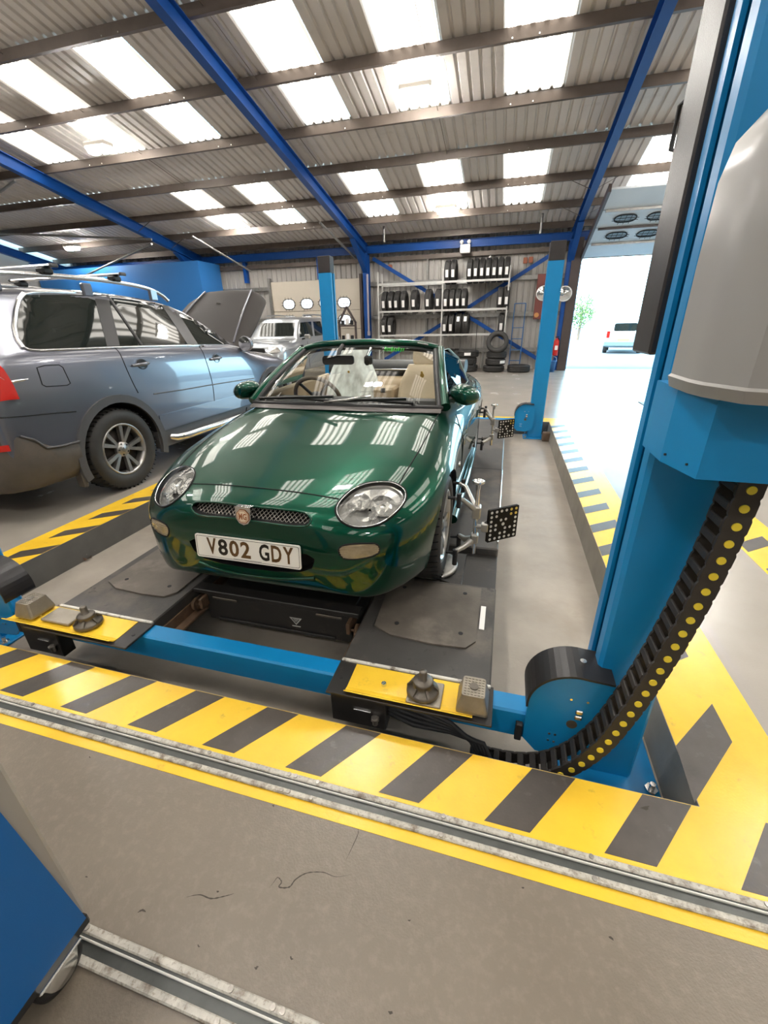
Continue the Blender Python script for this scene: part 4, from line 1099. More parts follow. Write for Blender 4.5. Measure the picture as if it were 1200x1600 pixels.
# badge on its chrome shield
bc = cast_px(MGBVH0, [(382.5, 805)], .004)[0] - MO
bn = V((0, -1, .12)).normalized(); bx_ = V((1, 0, 0)); bz_ = bx_.cross(bn) * -1
bz_ = V((0, .12, 1)).normalized()
def on_badge(u, w, d=0): return bc + bx_ * u + bz_ * w - V((0, 1, -.12)).normalized() * d
sh = MB(); shp = [(-.036, .040), (.036, .040), (.036, -.012), (.022, -.034), (0, -.042), (-.022, -.034), (-.036, -.012)]; n = len(shp)
sh.add([on_badge(u, w, -.02) for u, w in shp] + [on_badge(u, w, .010) for u, w in shp], [tuple(range(n, 2 * n)), tuple(reversed(range(n)))] + [(k, (k + 1) % n, n + (k + 1) % n, n + k) for k in range(n)])
shield = sh.build('badge', M_CHR, mg)
oct_ = [(math.cos(PI / 8 + k * PI / 4), math.sin(PI / 8 + k * PI / 4)) for k in range(8)]
M_BCR = mat('badge_cream', (0.72, 0.60, 0.45), .35); M_BBR = mat('badge_brown', (0.30, 0.10, 0.03), .35)
for r, d, mm, nm in ((.033, .0115, M_BBR, 'octagon_rim'), (.0295, .0125, M_BCR, 'octagon_face'), (.0265, .0130, M_BBR, 'octagon_line'), (.0245, .0135, M_BCR, 'octagon_field')):
    MB().add([on_badge(u * r, w * r - .002, d) for u, w in oct_], [tuple(range(8))]).build(nm, mm, shield, fix=False)
for ch, u in (('M', -.0095), ('G', .0105)):
    me = text_mesh(ch, .034, 0, .8, bold=.0012); xs = [v.co.x for v in me.vertices]; zs = [v.co.y for v in me.vertices]
    sx = .018 / (max(xs) - min(xs)); sz = .028 / (max(zs) - min(zs)); cx = (max(xs) + min(xs)) / 2; cz = (max(zs) + min(zs)) / 2
    for v in me.vertices: v.co = on_badge(u + (v.co.x - cx) * sx, -.002 + (v.co.y - cz) * sz, .0142)
    link('letter', me, M_BBR, shield)
# raised spine between badge and bonnet
# headlamps
def headlamp(loop, s):
    L = [V((s * p.x, p.y, p.z)) for p in loop]; n = len(L)
    c, nr = lamp_axis(L)
    h = empty('headlamp', (0, 0, 0)); h.parent = mg
    MB().tube([p + nr * .001 for p in L], .005, 6, closed=True).build('headlamp_seal', M_GAP, h)
    MB().tube([c + (p - c) * .972 + nr * .003 for p in L], .0028, 6, closed=True).build('headlamp_rim', M_CHR, h)
    sc = lambda q, d: [c + (p - c) * q + nr * d for p in L]
    MB().grid([sc(.97, -.002), sc(.93, -.018), sc(.90, -.020), sc(.86, -.032), sc(.5, -.046), sc(.05, -.05)], smooth=False, closed_u=True).build('reflector', M_REFL, h)
    ax = V((1, 0, 0)) - nr * nr.x; ax.normalize(); az = nr.cross(ax); az = az if az.z > 0 else -az
    for (u, w, r, nm) in ((.052 * s, .016, .062, 'main_bowl'), (-.052 * s, .006, .050, 'side_bowl'), (-.075 * s, -.040, .022, 'indicator_bowl'), (.02 * s, -.055, .02, 'indicator_bowl')):
        o = c + ax * u + az * w - nr * .026
        m = Matrix(((ax.x, az.x, nr.x, o.x), (ax.y, az.y, nr.y, o.y), (ax.z, az.z, nr.z, o.z), (0, 0, 0, 1)))
        rr = []
        for (q, d) in ((1.0, .004), (.98, .010), (.9, .002), (.75, -.010), (.5, -.017), (.22, -.018), (.2, .004), (.0, .008)):
            rr.append([m @ V((r * q * math.cos(t), r * q * math.sin(t), d)) for t in [2 * PI * j / 14 for j in range(14)]])
        MB().grid(rr, smooth=(r < .03), closed_u=True).build(nm, M_REFL, h)
    b = MB()
    for k in range(7):
        o = c + ax * (-.03 * s + k * .006) + az * (-.02) - nr * .02
        b.bar(o, o + az * .05 - nr * .008, .003, .004, nr)
    b.build('lamp_fins', M_REFL, h)
    vs, fs = dome([p + nr * .003 for p in L], nr, .022, 6)
    MB().add(vs, fs, True).build('lens', M_LENS, h)
    return h
headlamp(hlR, 1); headlamp(hlR, -1)
# fog/indicator lamps in the bumper
fg_px = [(529, 861), (534, 853), (550, 850), (572, 849), (588, 850), (593, 857), (590, 865), (574, 871), (552, 874), (536, 872)]
fgR = [p - MO for p in cast_px(MGBVH0, [(q.x, q.y) for q in smooth_closed([V((*p, 0)) for p in fg_px], 3)], 0)]
M_AMB = mat('indicator_lens', (0.36, 0.29, 0.18), 0.2, coat=1, noise=.3, nscale=30)
for s in (1, -1):
    L = [V((s * p.x, p.y, p.z)) for p in fgR]; n = len(L); c = sum(L, V((0, 0, 0))) / n
    nr = V((s * .25, -1, .05)).normalized()
    vs, fs = dome([p + nr * .001 for p in L], nr, .008, 4)
    lamp = MB().add(vs, fs, True).build('indicator_lamp', M_AMB, mg)
    MB().tube(L, .004, 6, closed=True).build('seal', M_GAP, lamp)
    b = MB(); zmin = min(p.z for p in L); zmax = max(p.z for p in L)
    for k in range(1, 7):
        z = zmin + (zmax - zmin) * k / 7
        xs = [p for p in L]; 
        lo = min((p for p in L), key=lambda p: (p.z - z) ** 2 + (0 if p.x * s < c.x * s else 9)); hi = min((p for p in L), key=lambda p: (p.z - z) ** 2 + (0 if p.x * s > c.x * s else 9))
        mid = c.copy(); mid.z = z
        b.tube([V((lo.x, lo.y, z)) + nr * .002, V((mid.x, mid.y, z)) + nr * .0085, V((hi.x, hi.y, z)) + nr * .002], .0015, 4)
    b.build('lens_flute', mat('lens_flute', (.28, .22, .14), .3), lamp)
# bumper lip and underside tray
lipp = [p - MO for p in cast_px(MGBVH0, [(312, 878), (350, 891), (400, 900), (450, 904), (492, 903)], .002)]
MB().tube(smooth_open(lipp, 4), .009, 8).build('front_lip', M_GREEN, mgb)
# wheels
for (x, y) in ((.70, 0), (.70, 2.375)):
    for s in (1, -1): wheel_parts(mg, s * x, y, .292, s, .292, .19, .198, 6, .16, M_RIMG)
# windscreen: frame, glass, header
WB = [V((-.665, .60, .822)), V((-.50, .505, .838)), (V((-.25, .455, .846))), V((0, .44, .85)), V((.25, .455, .846)), V((.50, .505, .838)), V((.665, .60, .822))]
WT = [V((-.535, 1.20, 1.135)), V((-.40, 1.17, 1.165)), V((-.2, 1.15, 1.178)), V((0, 1.145, 1.182)), V((.2, 1.15, 1.178)), V((.40, 1.17, 1.165)), V((.535, 1.20, 1.135))]
wb_ = smooth_open(WB, 4); wt_ = smooth_open(WT, 4)
ws = empty('windscreen', (0, 0, 0)); ws.parent = mg
MB().grid([[a.lerp(c, k / 6) + V((0, -.03 * math.sin(PI * k / 6), .012 * math.sin(PI * k / 6))) for a, c in zip(wb_, wt_)] for k in range(7)]).build('windscreen_glass', M_GLASS, ws, fix=False)
def arc(a, c): return [a.lerp(c, k / 8) + V((0, -.03 * math.sin(PI * k / 8), .012 * math.sin(PI * k / 8))) for k in range(9)]
for s, a, c in ((-1, WB[0], WT[0]), (1, WB[-1], WT[-1])):
    pil = arc(a, c)
    MB().tube([p + V((s * .018, .004, .002)) for p in pil], [.034, .032, .030, .029, .028, .028, .027, .027, .027], 10).build('a_pillar', M_GREEN, ws)
    MB().tube([p - V((s * .018, .004, 0)) for p in pil], .021, 8).build('inner_trim', M_BLKPL, ws)
hd = [p + V((0, .01, .012)) for p in wt_]
hd = [WT[0] + V((-.012, .0, -.012))] + hd + [WT[-1] + V((.012, .0, -.012))]
MB().grid([[p + V((0, dy, dz)) for p in hd] for dy, dz in ((-.022, -.022), (-.034, -.004), (-.026, .012), (0, .020), (.05, .016), (.07, 0), (.05, -.022), (0, -.028), (-.022, -.022))]).build('header_rail', M_GREEN, ws)
MB().tube([p + V((0, -.010, -.026)) for p in wt_], .018, 8).build('header_trim', M_BLKPL, ws)
MB().tube([p + V((0, -.006, -.002)) for p in wb_], .016, 8).build('scuttle_seal', M_BLKPL, ws)
# white tape and bright tabs on the header corner
tt = WT[5].lerp(WT[6], .25)
MB().bar(tt + V((-.04, -.028, .024)), tt + V((.035, -.026, .012)), .004, .02, (0, -1, .3)).build('white_sticker', MATS['paper_white'], ws)
# green lettering-like windscreen strip print
b = MB(); M_GSTK = mat('sticker_green', (0.07, 0.75, 0.08), .5, emit=None)
for k in range(9):
    u = .635 + k * .0135
    p = [wt_[min(int(u * 24), 24)].lerp(wt_[min(int(u * 24) + 1, 24)], u * 24 - int(u * 24))][0] + V((0, -.05, -.035))
    b.bar(p + V((-.003, 0, -.012 - .004 * (k % 2))), p + V((.004, .004, .010 + .004 * (k % 3 == 0))), .009 if k % 3 else .012, .002, (0, -1, 0))
b.bar(wt_[15] + V((0.01, -.05, -.032)), wt_[16] + V((.0, -.05, -.03)), .008, .002, (0, -1, 0))
gs = b.build('windscreen_sticker', M_GSTK, ws); gs['label'] = 'bright green lettering strip inside the windscreen top'
# cowl panel and wipers
M_COWL = mat('cowl_grey', (0.11, 0.10, 0.095), .45)
MB().grid([[p + V((0, dy, dz)) for p in wb_] for dy, dz in ((-.075, -.020), (-.05, -.008), (0.0, .0))]).build('cowl_panel', M_COWL, mg)
def wiper(piv, tip, arm_tip, name):
    w = MB().tube([piv, piv + V((0, -.01, .022)), arm_tip], [.012, .010, .006], 8).build(name, M_BLKPL, mg)
    MB().bar(arm_tip + (tip - arm_tip) * -1.0, tip, .010, .016, (0, -.4, 1)).build('blade', M_BLKPL, w)
    MB().lathe([(0, .02), (.014, .018), (.018, 0)], 12, Matrix.Translation(piv)).build('pivot', M_BLKPL, w)
wiper(V((-.02, .44, .85)), V((-.60, .56, .856)), V((-.28, .45, .885)), 'wiper')
wiper(V((.50, .50, .84)), V((-.05, .43, .872)), V((.21, .43, .885)), 'wiper')
MB().tube([V((-.06, .425, .868)), V((.10, .42, .885)), V((.20, .425, .905)), V((.25, .43, .907))], [.006, .008, .009, .006], 6).build('wiper_arm', M_CHR, mg)
# rear view mirror with camera
rm = MB().prism(rounded(.235, .062, .02, 4), -.012, .012, axis='y', m=Matrix.Translation((-.165, .985, 1.075)) @ Matrix.Rotation(.12, 4, 'Z')).build('rear_view_mirror', M_BLKPL, mg)
MB().tube([(-.165, .98, 1.10), (-.165, 1.02, 1.14), (-.165, 1.09, 1.17)], .016, 8).build('mirror_stem', M_BLKPL, rm)
dc = MB().bbox(.035, .095, .97, 1.01, 1.045, 1.105, .01).build('dash_camera', M_BLKPL, mg)
MB().cyl((.065, .955, 1.06), (.065, .975, 1.06), .019, n=16).build('camera_lens', M_CHR, dc)
MB().cyl((.06, .98, 1.10), (.06, 1.07, 1.15), .012, n=8).build('camera_mount', M_CHR, dc)
# door mirrors
def door_mirror(s):
    o = V((s * .785, .70, .888)); b = MB(); rr = []
    for k, (d, a, c) in enumerate(((-.085, .012, .02), (-.075, .05, .045), (-.04, .085, .058), (.0, .10, .064), (.035, .105, .066), (.045, .10, .062))):
        rr.append([o + V((s * (a * math.cos(t) * (1 if s * math.cos(t) * s > 0 else .9)), d, c * math.sin(t) - .012 * math.cos(t))) for t in [2 * PI * j / 20 for j in range(20)]])
    b.grid(rr, closed_u=True); b.add(rr[0], [tuple(range(20))]); b.add(rr[-1], [tuple(range(20))])
    h = b.build('door_mirror', M_GREEN if True else None, mg)
    c = sum(rr[-1], V((0, 0, 0))) / 20
    MB().add([c + (p - c) * .9 + V((0, .003, 0)) for p in rr[-1]], [tuple(range(20))]).build('mirror_glass', M_CHR, h, fix=False)
    MB().grid([[p + V((0, dy, 0)) for p in ((c + (p - c) * q) for p in rr[-1])] for q, dy in ((1.02, -.03), (1.03, .0), (.98, .008))], closed_u=True).build('mirror_rim', M_BLKPL, h)
    MB().tube([o + V((-s * .075, .01, -.02)), V((s * .715, .70, .850))], [.030, .038], 8).build('mirror_foot', M_BLKPL, h)
door_mirror(1); door_mirror(-1)
# door glass on the far window line, both sides
for s in (1, -1):
    g = [V((s * .70, .66, .855)), V((s * .74, 1.0, .87)), V((s * .74, 1.52, .88)), V((s * .655, 1.50, 1.06)), V((s * .60, 1.32, 1.135)), V((s * .575, 1.20, 1.13)), V((s * .63, .95, 1.02))]
    gl = MB().add(g + [p + V((-s * .004, 0, 0)) for p in g], [tuple(range(7)), tuple(range(13, 6, -1))]).build('door_glass', M_GLASS, mg, fix=False)
    MB().tube([g[1], g[2], g[3], g[4], g[5]], .003, 6).build('glass_edge', mat('glass_edge_green', (.35, .5, .5), .2), gl)
    MB().lathe([(.010, 0), (.018, 0), (.018, .002), (.010, .002)], 16, Matrix.Translation((s * .665, 1.42, 1.03)) @ Matrix.Rotation(PI / 2, 4, 'Y')).build('tax_ring', MATS['paper_white'], gl)
# cockpit: tub, dash, steering wheel, seats, bulkhead, folded roof
MB().box(-.655, .655, .62, 2.0, .315, .33).build('cabin_floor', M_BLKPL, mg)
M_DASH = mat('dash_dark', (.045, .042, .04), .55)
MB().prism([(.585, .80), (.70, .842), (.86, .836), (.93, .80), (.95, .70), (.90, .58), (.62, .55)], -.64, .64, axis='x').build('dashboard', M_DASH, mg)
for s in (-1, 1):
    MB().prism([(.66, .845), (.95, .86), (1.9, .86), (1.9, .56), (.66, .56)], s * .615, s * .665, axis='x').build('door_card', M_TAN, mg)
    MB().tube([(s * .635, .66, .85), (s * .64, 1.2, .862), (s * .64, 1.9, .868)], .022, 8).build('door_capping', M_TANL, mg)
sw = Matrix.Translation((-.37, 1.03, .79)) @ Matrix.Rotation(math.radians(-62), 4, 'X')
st = MB().tube([sw @ V((.185 * math.cos(2 * PI * k / 32), .185 * math.sin(2 * PI * k / 32), 0)) for k in range(32)], .0165, 8, closed=True).build('steering_wheel', mat('wheel_rim_tan', (.16, .12, .085), .4), mg)
b = MB()
for a in (.4, 2.74, 4.0, 5.4): b.tube([sw @ V((.05 * math.cos(a), .05 * math.sin(a), -.01)), sw @ V((.18 * math.cos(a), .18 * math.sin(a), 0))], .012, 6)
b.lathe([(0, .02), (.05, .018), (.065, 0), (.06, -.03), (0, -.03)], 20, sw); b.build('wheel_hub', M_BLKPL, st)
def pad(rows_, name, m, par, lv=2):
    mb = MB().grid(rows_, closed_u=True); mb.add(rows_[0], [tuple(range(len(rows_[0])))]); mb.add(rows_[-1], [tuple(range(len(rows_[-1])))])
    o = mb.build(name, m, par)
    for p in o.data.polygons: p.use_smooth = True
    s_ = o.modifiers.new('s', 'SUBSURF'); s_.levels = lv; s_.render_levels = lv; return baked(o)
def seat(cx, label):
    t = empty('seat', (0, 0, 0)); t.parent = mg; t['label'] = label
    def ring(w, y, z, th, lean=0): return [V((cx - w, y, z)), V((cx - w * .92, y - th, z)), V((cx - w * .45, y - th * .86, z)), V((cx + w * .45, y - th * .86, z)), V((cx + w * .92, y - th, z)), V((cx + w, y, z)), V((cx + w * .8, y + th * .5, z)), V((cx - w * .8, y + th * .5, z))]
    R_ = lambda w, d, z, th: ring(w, 1.62 + d, z, th)
    pad([R_(.19, .0, .50, .06), R_(.225, .02, .56, .085), R_(.235, .06, .70, .095), R_(.22, .10, .84, .09), R_(.165, .14, .95, .075), R_(.15, .15, .985, .06)], 'backrest', M_TANL, t)
    pad([R_(.095, .16, .985, .045), R_(.115, .165, 1.0, .055), R_(.12, .185, 1.075, .055), R_(.105, .19, 1.125, .045), R_(.06, .19, 1.14, .03)], 'headrest', M_TANL, t)
    pad([[V((cx - .24, y, z)), V((cx - .235, y, z + .075)), V((cx - .16, y, z + .065)), V((cx + .16, y, z + .065)), V((cx + .235, y, z + .075)), V((cx + .24, y, z)), V((cx, y, z - .02))] for y, z in ((1.10, .46), (1.14, .475), (1.35, .455), (1.58, .44), (1.64, .44))], 'cushion', M_TAN, t)
    b = MB(); b.prism(rounded(.02, .02, .009, 3), -.0, .004, axis='y', m=Matrix.Translation((cx, 1.615, .93))); b.prism(rounded(.035, .035, .016, 4), 0, .003, axis='y', m=Matrix.Translation((cx + .0, 1.632, .905)))
    b.build('embroidered_emblem', mat('emblem_gold', (.50, .32, .06), .5), t)
    return t
seat(.34, 'tan leather passenger seat with gold emblem'); seat(-.32, 'tan leather seat behind the steering wheel')
# clear cover over the seat behind the wheel
def film():
    if 'plastic_film' in MATS: return MATS['plastic_film']
    m = bpy.data.materials.new('plastic_film'); m.use_nodes = True; nt = m.node_tree; b = nt.nodes['Principled BSDF']
    b.inputs['Base Color'].default_value = (.78, .84, .80, 1); b.inputs['Roughness'].default_value = .3
    tc = nt.nodes.new('ShaderNodeTexCoord'); n = nt.nodes.new('ShaderNodeTexNoise'); n.inputs['Scale'].default_value = 9; n.inputs['Detail'].default_value = 4
    mp = nt.nodes.new('ShaderNodeMapping'); mp.inputs['Scale'].default_value = (1.6, 1.6, .5)
    mr = nt.nodes.new('ShaderNodeMapRange'); mr.inputs['From Min'].default_value = .35; mr.inputs['From Max'].default_value = .65; mr.inputs['To Min'].default_value = .45; mr.inputs['To Max'].default_value = .92
    nt.links.new(tc.outputs['Object'], mp.inputs[0]); nt.links.new(mp.outputs[0], n.inputs['Vector']); nt.links.new(n.outputs['Fac'], mr.inputs['Value']); nt.links.new(mr.outputs[0], b.inputs['Alpha'])
    MATS['plastic_film'] = m; return m
rows = []
random.seed(3)
for k, (z, w, d, th) in enumerate(((.52, .235, .0, .13), (.60, .24, .02, .125), (.70, .242, .05, .125), (.80, .235, .08, .12), (.88, .215, .11, .115), (.95, .185, .13, .105), (1.0, .165, .145, .10), (1.06, .15, .16, .09), (1.11, .135, .17, .08), (1.145, .11, .18, .06), (1.158, .05, .185, .03))):
    ring_ = []
    for j in range(36):
        a = 2 * PI * j / 36; r = 1 + .05 * math.sin(7 * a + k * .5) + .03 * math.sin(11 * a - k)
        ring_.append(V((-.32 + w * r * math.cos(a) * (1.02), 1.62 + d - .01 + th * r * math.sin(a), z)))
    rows.append(ring_)
mb = MB().grid(rows, closed_u=True); mb.add(rows[-1], [tuple(range(36))])
sc_ = mb.build('seat_cover', film(), None); sc_.location = tuple(MO)
tag(sc_, 'crinkled white plastic protective cover over the seat behind the steering wheel', 'seat cover')
MB().prism([(1.86, .33), (1.80, .60), (1.86, .82), (1.98, .86), (2.04, .84), (2.04, .33)], -.64, .64, axis='x').build('bulkhead', M_TAN, mg)
pad([[V((x, 1.83 + dy, .60)), V((x, 1.79 + dy, .72)), V((x, 1.84 + dy, .85)), V((x, 1.95, .87)), V((x, 1.98, .6))] for x, dy in ((-.62, .05), (-.58, 0), (-.2, 0), (-.18, .02), (.18, .02), (.2, 0), (.58, 0), (.62, .05))], 'bulkhead_pad', M_TAN, mg, 1)
MB().bbox(-.095, .095, 1.60, 1.85, .42, .80, .02).build('centre_box', M_TAN, mg)
MB().bbox(-.09, .09, .95, 1.62, .33, .56, .03).build('centre_tunnel', M_TAN, mg)
MB().bbox(-.02, .02, 1.585, 1.605, .76, .80, .004).build('box_catch', M_DASH, mg)
pad([[V((x, 2.0, .86)), V((x, 1.97, .90)), V((x, 2.0, .985)), V((x, 2.1, 1.005)), V((x, 2.32, .985)), V((x, 2.38, .93)), V((x, 2.34, .88))] for x in (-.66, -.63, -.3, .3, .63, .66)], 'folded_roof', M_BLKPL, mg, 2)
MB().tube([(-.62, 1.985, .915), (0, 1.985, .92), (.62, 1.985, .915)], .008, 6).build('roof_trim', M_CHR, mg)
# door shut lines, side lamp, aerial
for s in (1, -1):
    MB().tube([V((s * .75, .62, .78)), V((s * .806, .62, .62)), V((s * .80, .64, .40)), V((s * .77, .66, .24))], .004, 6).build('door_gap', M_GAP, mgb)
    MB().tube([V((s * .77, 1.95, .83)), V((s * .812, 1.95, .62)), V((s * .80, 1.93, .40)), V((s * .77, 1.9, .24))], .004, 6).build('door_gap', M_GAP, mgb)
    MB().prism(rounded(.05, .03, .012, 3), s * .798, s * .81, axis='x', m=Matrix.Translation((0, .47, .50))).build('side_repeater', M_CHR, mg)
    MB().tube([V((s * .79, .36, .17)), V((s * .80, 1.2, .17)), V((s * .79, 2.02, .17))], .03, 8).build('sill', M_GREEN, mg)
MB().cyl((.70, 2.75, .90), (.70, 2.72, 1.30), .003, n=6).cyl((.70, 2.752, .88), (.70, 2.748, .93), .009, n=8).build('aerial', M_BLKPL, mg)
for s in (1, -1): MB().prism(rounded(.09, .12, .03, 3), 3.02, 3.085, axis='y', m=Matrix.Translation((s * .55, 0, .62))).build('tail_lamp', mat('tail_red', (.35, .01, .01), .2, coat=1), mg)
# ------------------------------------------------------------------ generic estate / off-road bodies
def suv_section(tab, y):
    zt, wt, zs, wbl, zbl, wm, zm, zlo, wlo = interp(tab, y)
    e = lambda a, c, t: a + (c - a) * t
    return [(0, zt), (wt * .35, zt - .004), (wt * .68, zt - .014), (wt * .90, e(zt, zs, .55)), (wt, zs), (e(wt, wbl, .10), e(zs, zbl, .12)), (e(wt, wbl, .5), e(zs, zbl, .5)), (e(wt, wbl, .93), e(zs, zbl, .92)), (wbl, zbl),
            (wbl + .022, zbl - .025), (e(wbl + .02, wm, .7), e(zbl, zm, .35)), (wm, e(zbl, zm, .8)), (wm, zm - .08), (wm - .004, e(zm, zlo, .5)), (wm - .012, e(zm, zlo, .8)), (wlo + .02, zlo + .03), (wlo, zlo), (wlo * .5, zlo - .005), (0, zlo - .005)]
def suv_body(tab, root, paint, arches, name='body', extra=()):
    ys_ = []
    for a, c in zip(tab, tab[1:]):
        n = max(1, int(round((c[0] - a[0]) / .16))); ys_ += [a[0] + (c[0] - a[0]) * k / n for k in range(n)]
    ys_.append(tab[-1][0])
    rows_ = []
    for y in ys_:
        h = suv_section(tab, y); rows_.append([V((x, y, z)) for x, z in h] + [V((-x, y, z)) for x, z in reversed(h[1:-1])])
    mb = MB().grid(rows_, closed_u=True); mb.add(rows_[0], [tuple(range(len(rows_[0])))]); mb.add(rows_[-1], [tuple(range(len(rows_[-1])))])
    o = mb.build(name, paint, root, weld=True); o.data.materials.append(M_BLKPL)
    for p in o.data.polygons: p.use_smooth = True
    s_ = o.modifiers.new('s', 'SUBSURF'); s_.levels = 1; s_.render_levels = 1; baked(o)
    Mw = Matrix.Translation(root.location) @ Matrix.Rotation(root.rotation_euler.z, 4, 'Z')
    bv = BVHTree.FromPolygons([Mw @ v.co for v in o.data.vertices], [tuple(p.vertices) for p in o.data.polygons])
    bl = BVHTree.FromPolygons([v.co.copy() for v in o.data.vertices], [tuple(p.vertices) for p in o.data.polygons])
    cs = [cutter(MB().cyl((s * .55, yy, zz), (s * 1.3, yy, zz), r, n=40), 1, [paint, M_BLKPL], root) for (yy, zz, r) in arches for s in (-1, 1)]
    cs += list(extra)
    boolean(o, cs); o.data.set_sharp_from_angle(angle=math.radians(40))
    return o, bv, bl, Mw
def patch_px(bv, inv, poly, lift_, name, m, par, k=8, rings=7, mirror=False, rim=.004):
    """a pane that follows the surface: photo outline and its inside are cast ray by ray"""
    pts = densify(poly, k); n = len(pts)
    cx = sum(p[0] for p in pts) / n; cy = sum(p[1] for p in pts) / n
    vs = []
    for r in range(rings):
        q = 1 - r / rings
        vs += [inv @ p for p in cast_px(bv, [(cx + (x - cx) * q, cy + (y - cy) * q) for x, y in pts], lift_)]
    vs += [inv @ p for p in cast_px(bv, [(cx, cy)], lift_)]
    base = [inv @ p for p in cast_px(bv, pts, -rim)]
    fs = [(r * n + i, r * n + (i + 1) % n, (r + 1) * n + (i + 1) % n, (r + 1) * n + i) for r in range(rings - 1) for i in range(n)]
    fs += [((rings - 1) * n + i, (rings - 1) * n + (i + 1) % n, rings * n) for i in range(n)]
    o = len(vs); vs += base
    fr_ = [(i, (i + 1) % n, o + (i + 1) % n, o + i) for i in range(n)]
    def mk(vv): return MB().add(vv, fs, True).add(vv, fr_).build(name, m, par, weld=False)
    g = mk(vs)
    if mirror: mk([V((-p.x, p.y, p.z)) for p in vs])
    return g
def densify(pts, k=6, closed=True):
    out = []
    N = len(pts)
    for i in range(N if closed else N - 1):
        a, c = pts[i], pts[(i + 1) % N]
        out += [(a[0] + (c[0] - a[0]) * j / k, a[1] + (c[1] - a[1]) * j / k) for j in range(k)]
    if not closed: out.append(pts[-1])
    return out

M_VPAINT = mat('grey_blue_paint', (0.155, 0.16, 0.19), 0.28, metal=.6, coat=1.0)
M_VTRIM = mat('grey_cladding', (0.075, 0.073, 0.075), 0.45, noise=.2, nscale=5)
M_VDIRT = mat('bumper_dusty', (0.095, 0.082, 0.070), 0.55, noise=.3, nscale=5); speckle(M_VDIRT, (.17, .12, .08), 4, .5, .8, amount=.5)
M_TINT = mat('tinted_glass', (0.010, 0.014, 0.013), 0.03, spec=.9)
M_TRIMCH = mat('satin_chrome', (0.72, 0.72, 0.72), 0.2, metal=1.0)
M_RED = mat('lamp_red', (0.55, 0.012, 0.008), 0.15, coat=1.0)
VO = V((-4.335, 3.08, 0))
vol = thing('estate_car', 'large dark grey estate car with silver roof bars beside the lift', 'car', tuple(VO))
VT = [[-.985, 1.02, .66, .98, .76, .96, .80, .74, .44, .62],
      [-.965, 1.18, .64, 1.14, .85, 1.10, .885, .78, .38, .74],
      [-.90, 1.46, .61, 1.40, .875, 1.225, .925, .80, .34, .80],
      [-.74, 1.70, .60, 1.63, .885, 1.268, .943, .80, .31, .84],
      [-.40, 1.748, .615, 1.675, .89, 1.268, .949, .80, .30, .86],
      [.30, 1.770, .63, 1.69, .89, 1.255, .949, .80, .30, .86],
      [1.0, 1.748, .63, 1.665, .885, 1.235, .949, .80, .30, .86],
      [1.5, 1.68, .615, 1.60, .88, 1.22, .949, .80, .30, .86],
      [1.9, 1.50, .64, 1.44, .875, 1.205, .949, .80, .30, .86],
      [2.25, 1.25, .72, 1.21, .87, 1.175, .949, .80, .30, .86],
      [2.42, 1.15, .76, 1.12, .865, 1.105, .949, .79, .30, .86],
      [2.85, 1.105, .76, 1.07, .872, 1.02, .947, .78, .30, .86],
      [3.4, 1.03, .72, .99, .84, .94, .915, .72, .30, .80],
      [3.68, .93, .62, .89, .76, .86, .84, .66, .30, .72],
      [3.79, .80, .52, .76, .66, .74, .70, .60, .34, .58],
      [3.82, .66, .40, .64, .50, .62, .52, .55, .42, .42]]
bay = cutter(MB().prism([(-.66, 2.52), (.66, 2.52), (.64, 3.3), (.5, 3.62), (-.5, 3.62), (-.64, 3.3)], .72, 1.4, axis='z'), 1, [M_VPAINT, M_BLKPL], vol)
vb, VBV, VBL, VMW = suv_body(VT, vol, M_VPAINT, [(0, .37, .435), (2.857, .37, .435)], extra=[bay])
VINV = VMW.inverted()
def vcast(pts, n=1, lift_=0.0, closed=True):
    if n > 1: pts = [(q.x, q.y) for q in (smooth_closed if closed else smooth_open)([V((*p, 0)) for p in pts], n)]
    return [VINV @ p for p in cast_px(VBV, pts, lift_)]
XN = V((1, 0, .25)).normalized()
w_q = [(36, 461), (29, 470), (25, 487), (23.5, 512), (27, 528), (34, 540), (45, 546), (167, 541), (146, 461)]
w_r = [(168, 462), (246, 469), (293, 538), (187, 541)]
w_f = [(267, 473), (297, 479.5), (331, 497), (353, 512), (370, 527), (374, 538), (309, 538)]
for nm, poly in (('quarter_window', w_q), ('rear_door_window', w_r), ('front_door_window', w_f)):
    patch_px(VBV, VINV, poly, .003, nm, M_TINT, vol, mirror=True)
for poly in ([(146, 460.5), (168, 461.5), (187, 541), (167, 541.5)], [(246, 468), (267, 472), (309, 538.5), (293, 538.5)]):
    patch_px(VBV, VINV, poly, .006, 'pillar_trim', M_BLKPL, vol, rings=4, mirror=True)
patch_px(VBV, VINV, [(-14, 570), (-6, 568), (4, 577), (12, 589), (20, 603), (29, 623.5), (12, 625), (-12, 629)], .014, 'tail_lamp', M_RED, vol, k=4)
MB().tube(vcast(densify([(168, 463), (221, 540)], 8, False), 1, .006), .012, 6).build('window_divider', M_VTRIM, vol)
top_l = densify([(24, 505), (26, 487), (30, 470), (38, 459), (60, 457), (146, 458), (200, 461), (246, 465), (297, 476), (331, 493), (353, 508), (371, 524)], 5, False)
bot_l = densify([(24, 505), (26, 526), (34, 541), (46, 548.5), (110, 546), (187, 543), (293, 540), (376, 539.5)], 5, False)
for l_ in (top_l, bot_l):
    L = vcast(l_, 1, .004)
    for _ in range(4): L = [L[0]] + [(L[i - 1] + L[i] * 2 + L[i + 1]) / 4 for i in range(1, len(L) - 1)] + [L[-1]]
    MB().tube(L, .0105, 6).build('window_moulding', M_TRIMCH, vol)
    MB().tube([V((-p.x, p.y, p.z)) for p in L], .0105, 6).build('window_moulding', M_TRIMCH, vol)
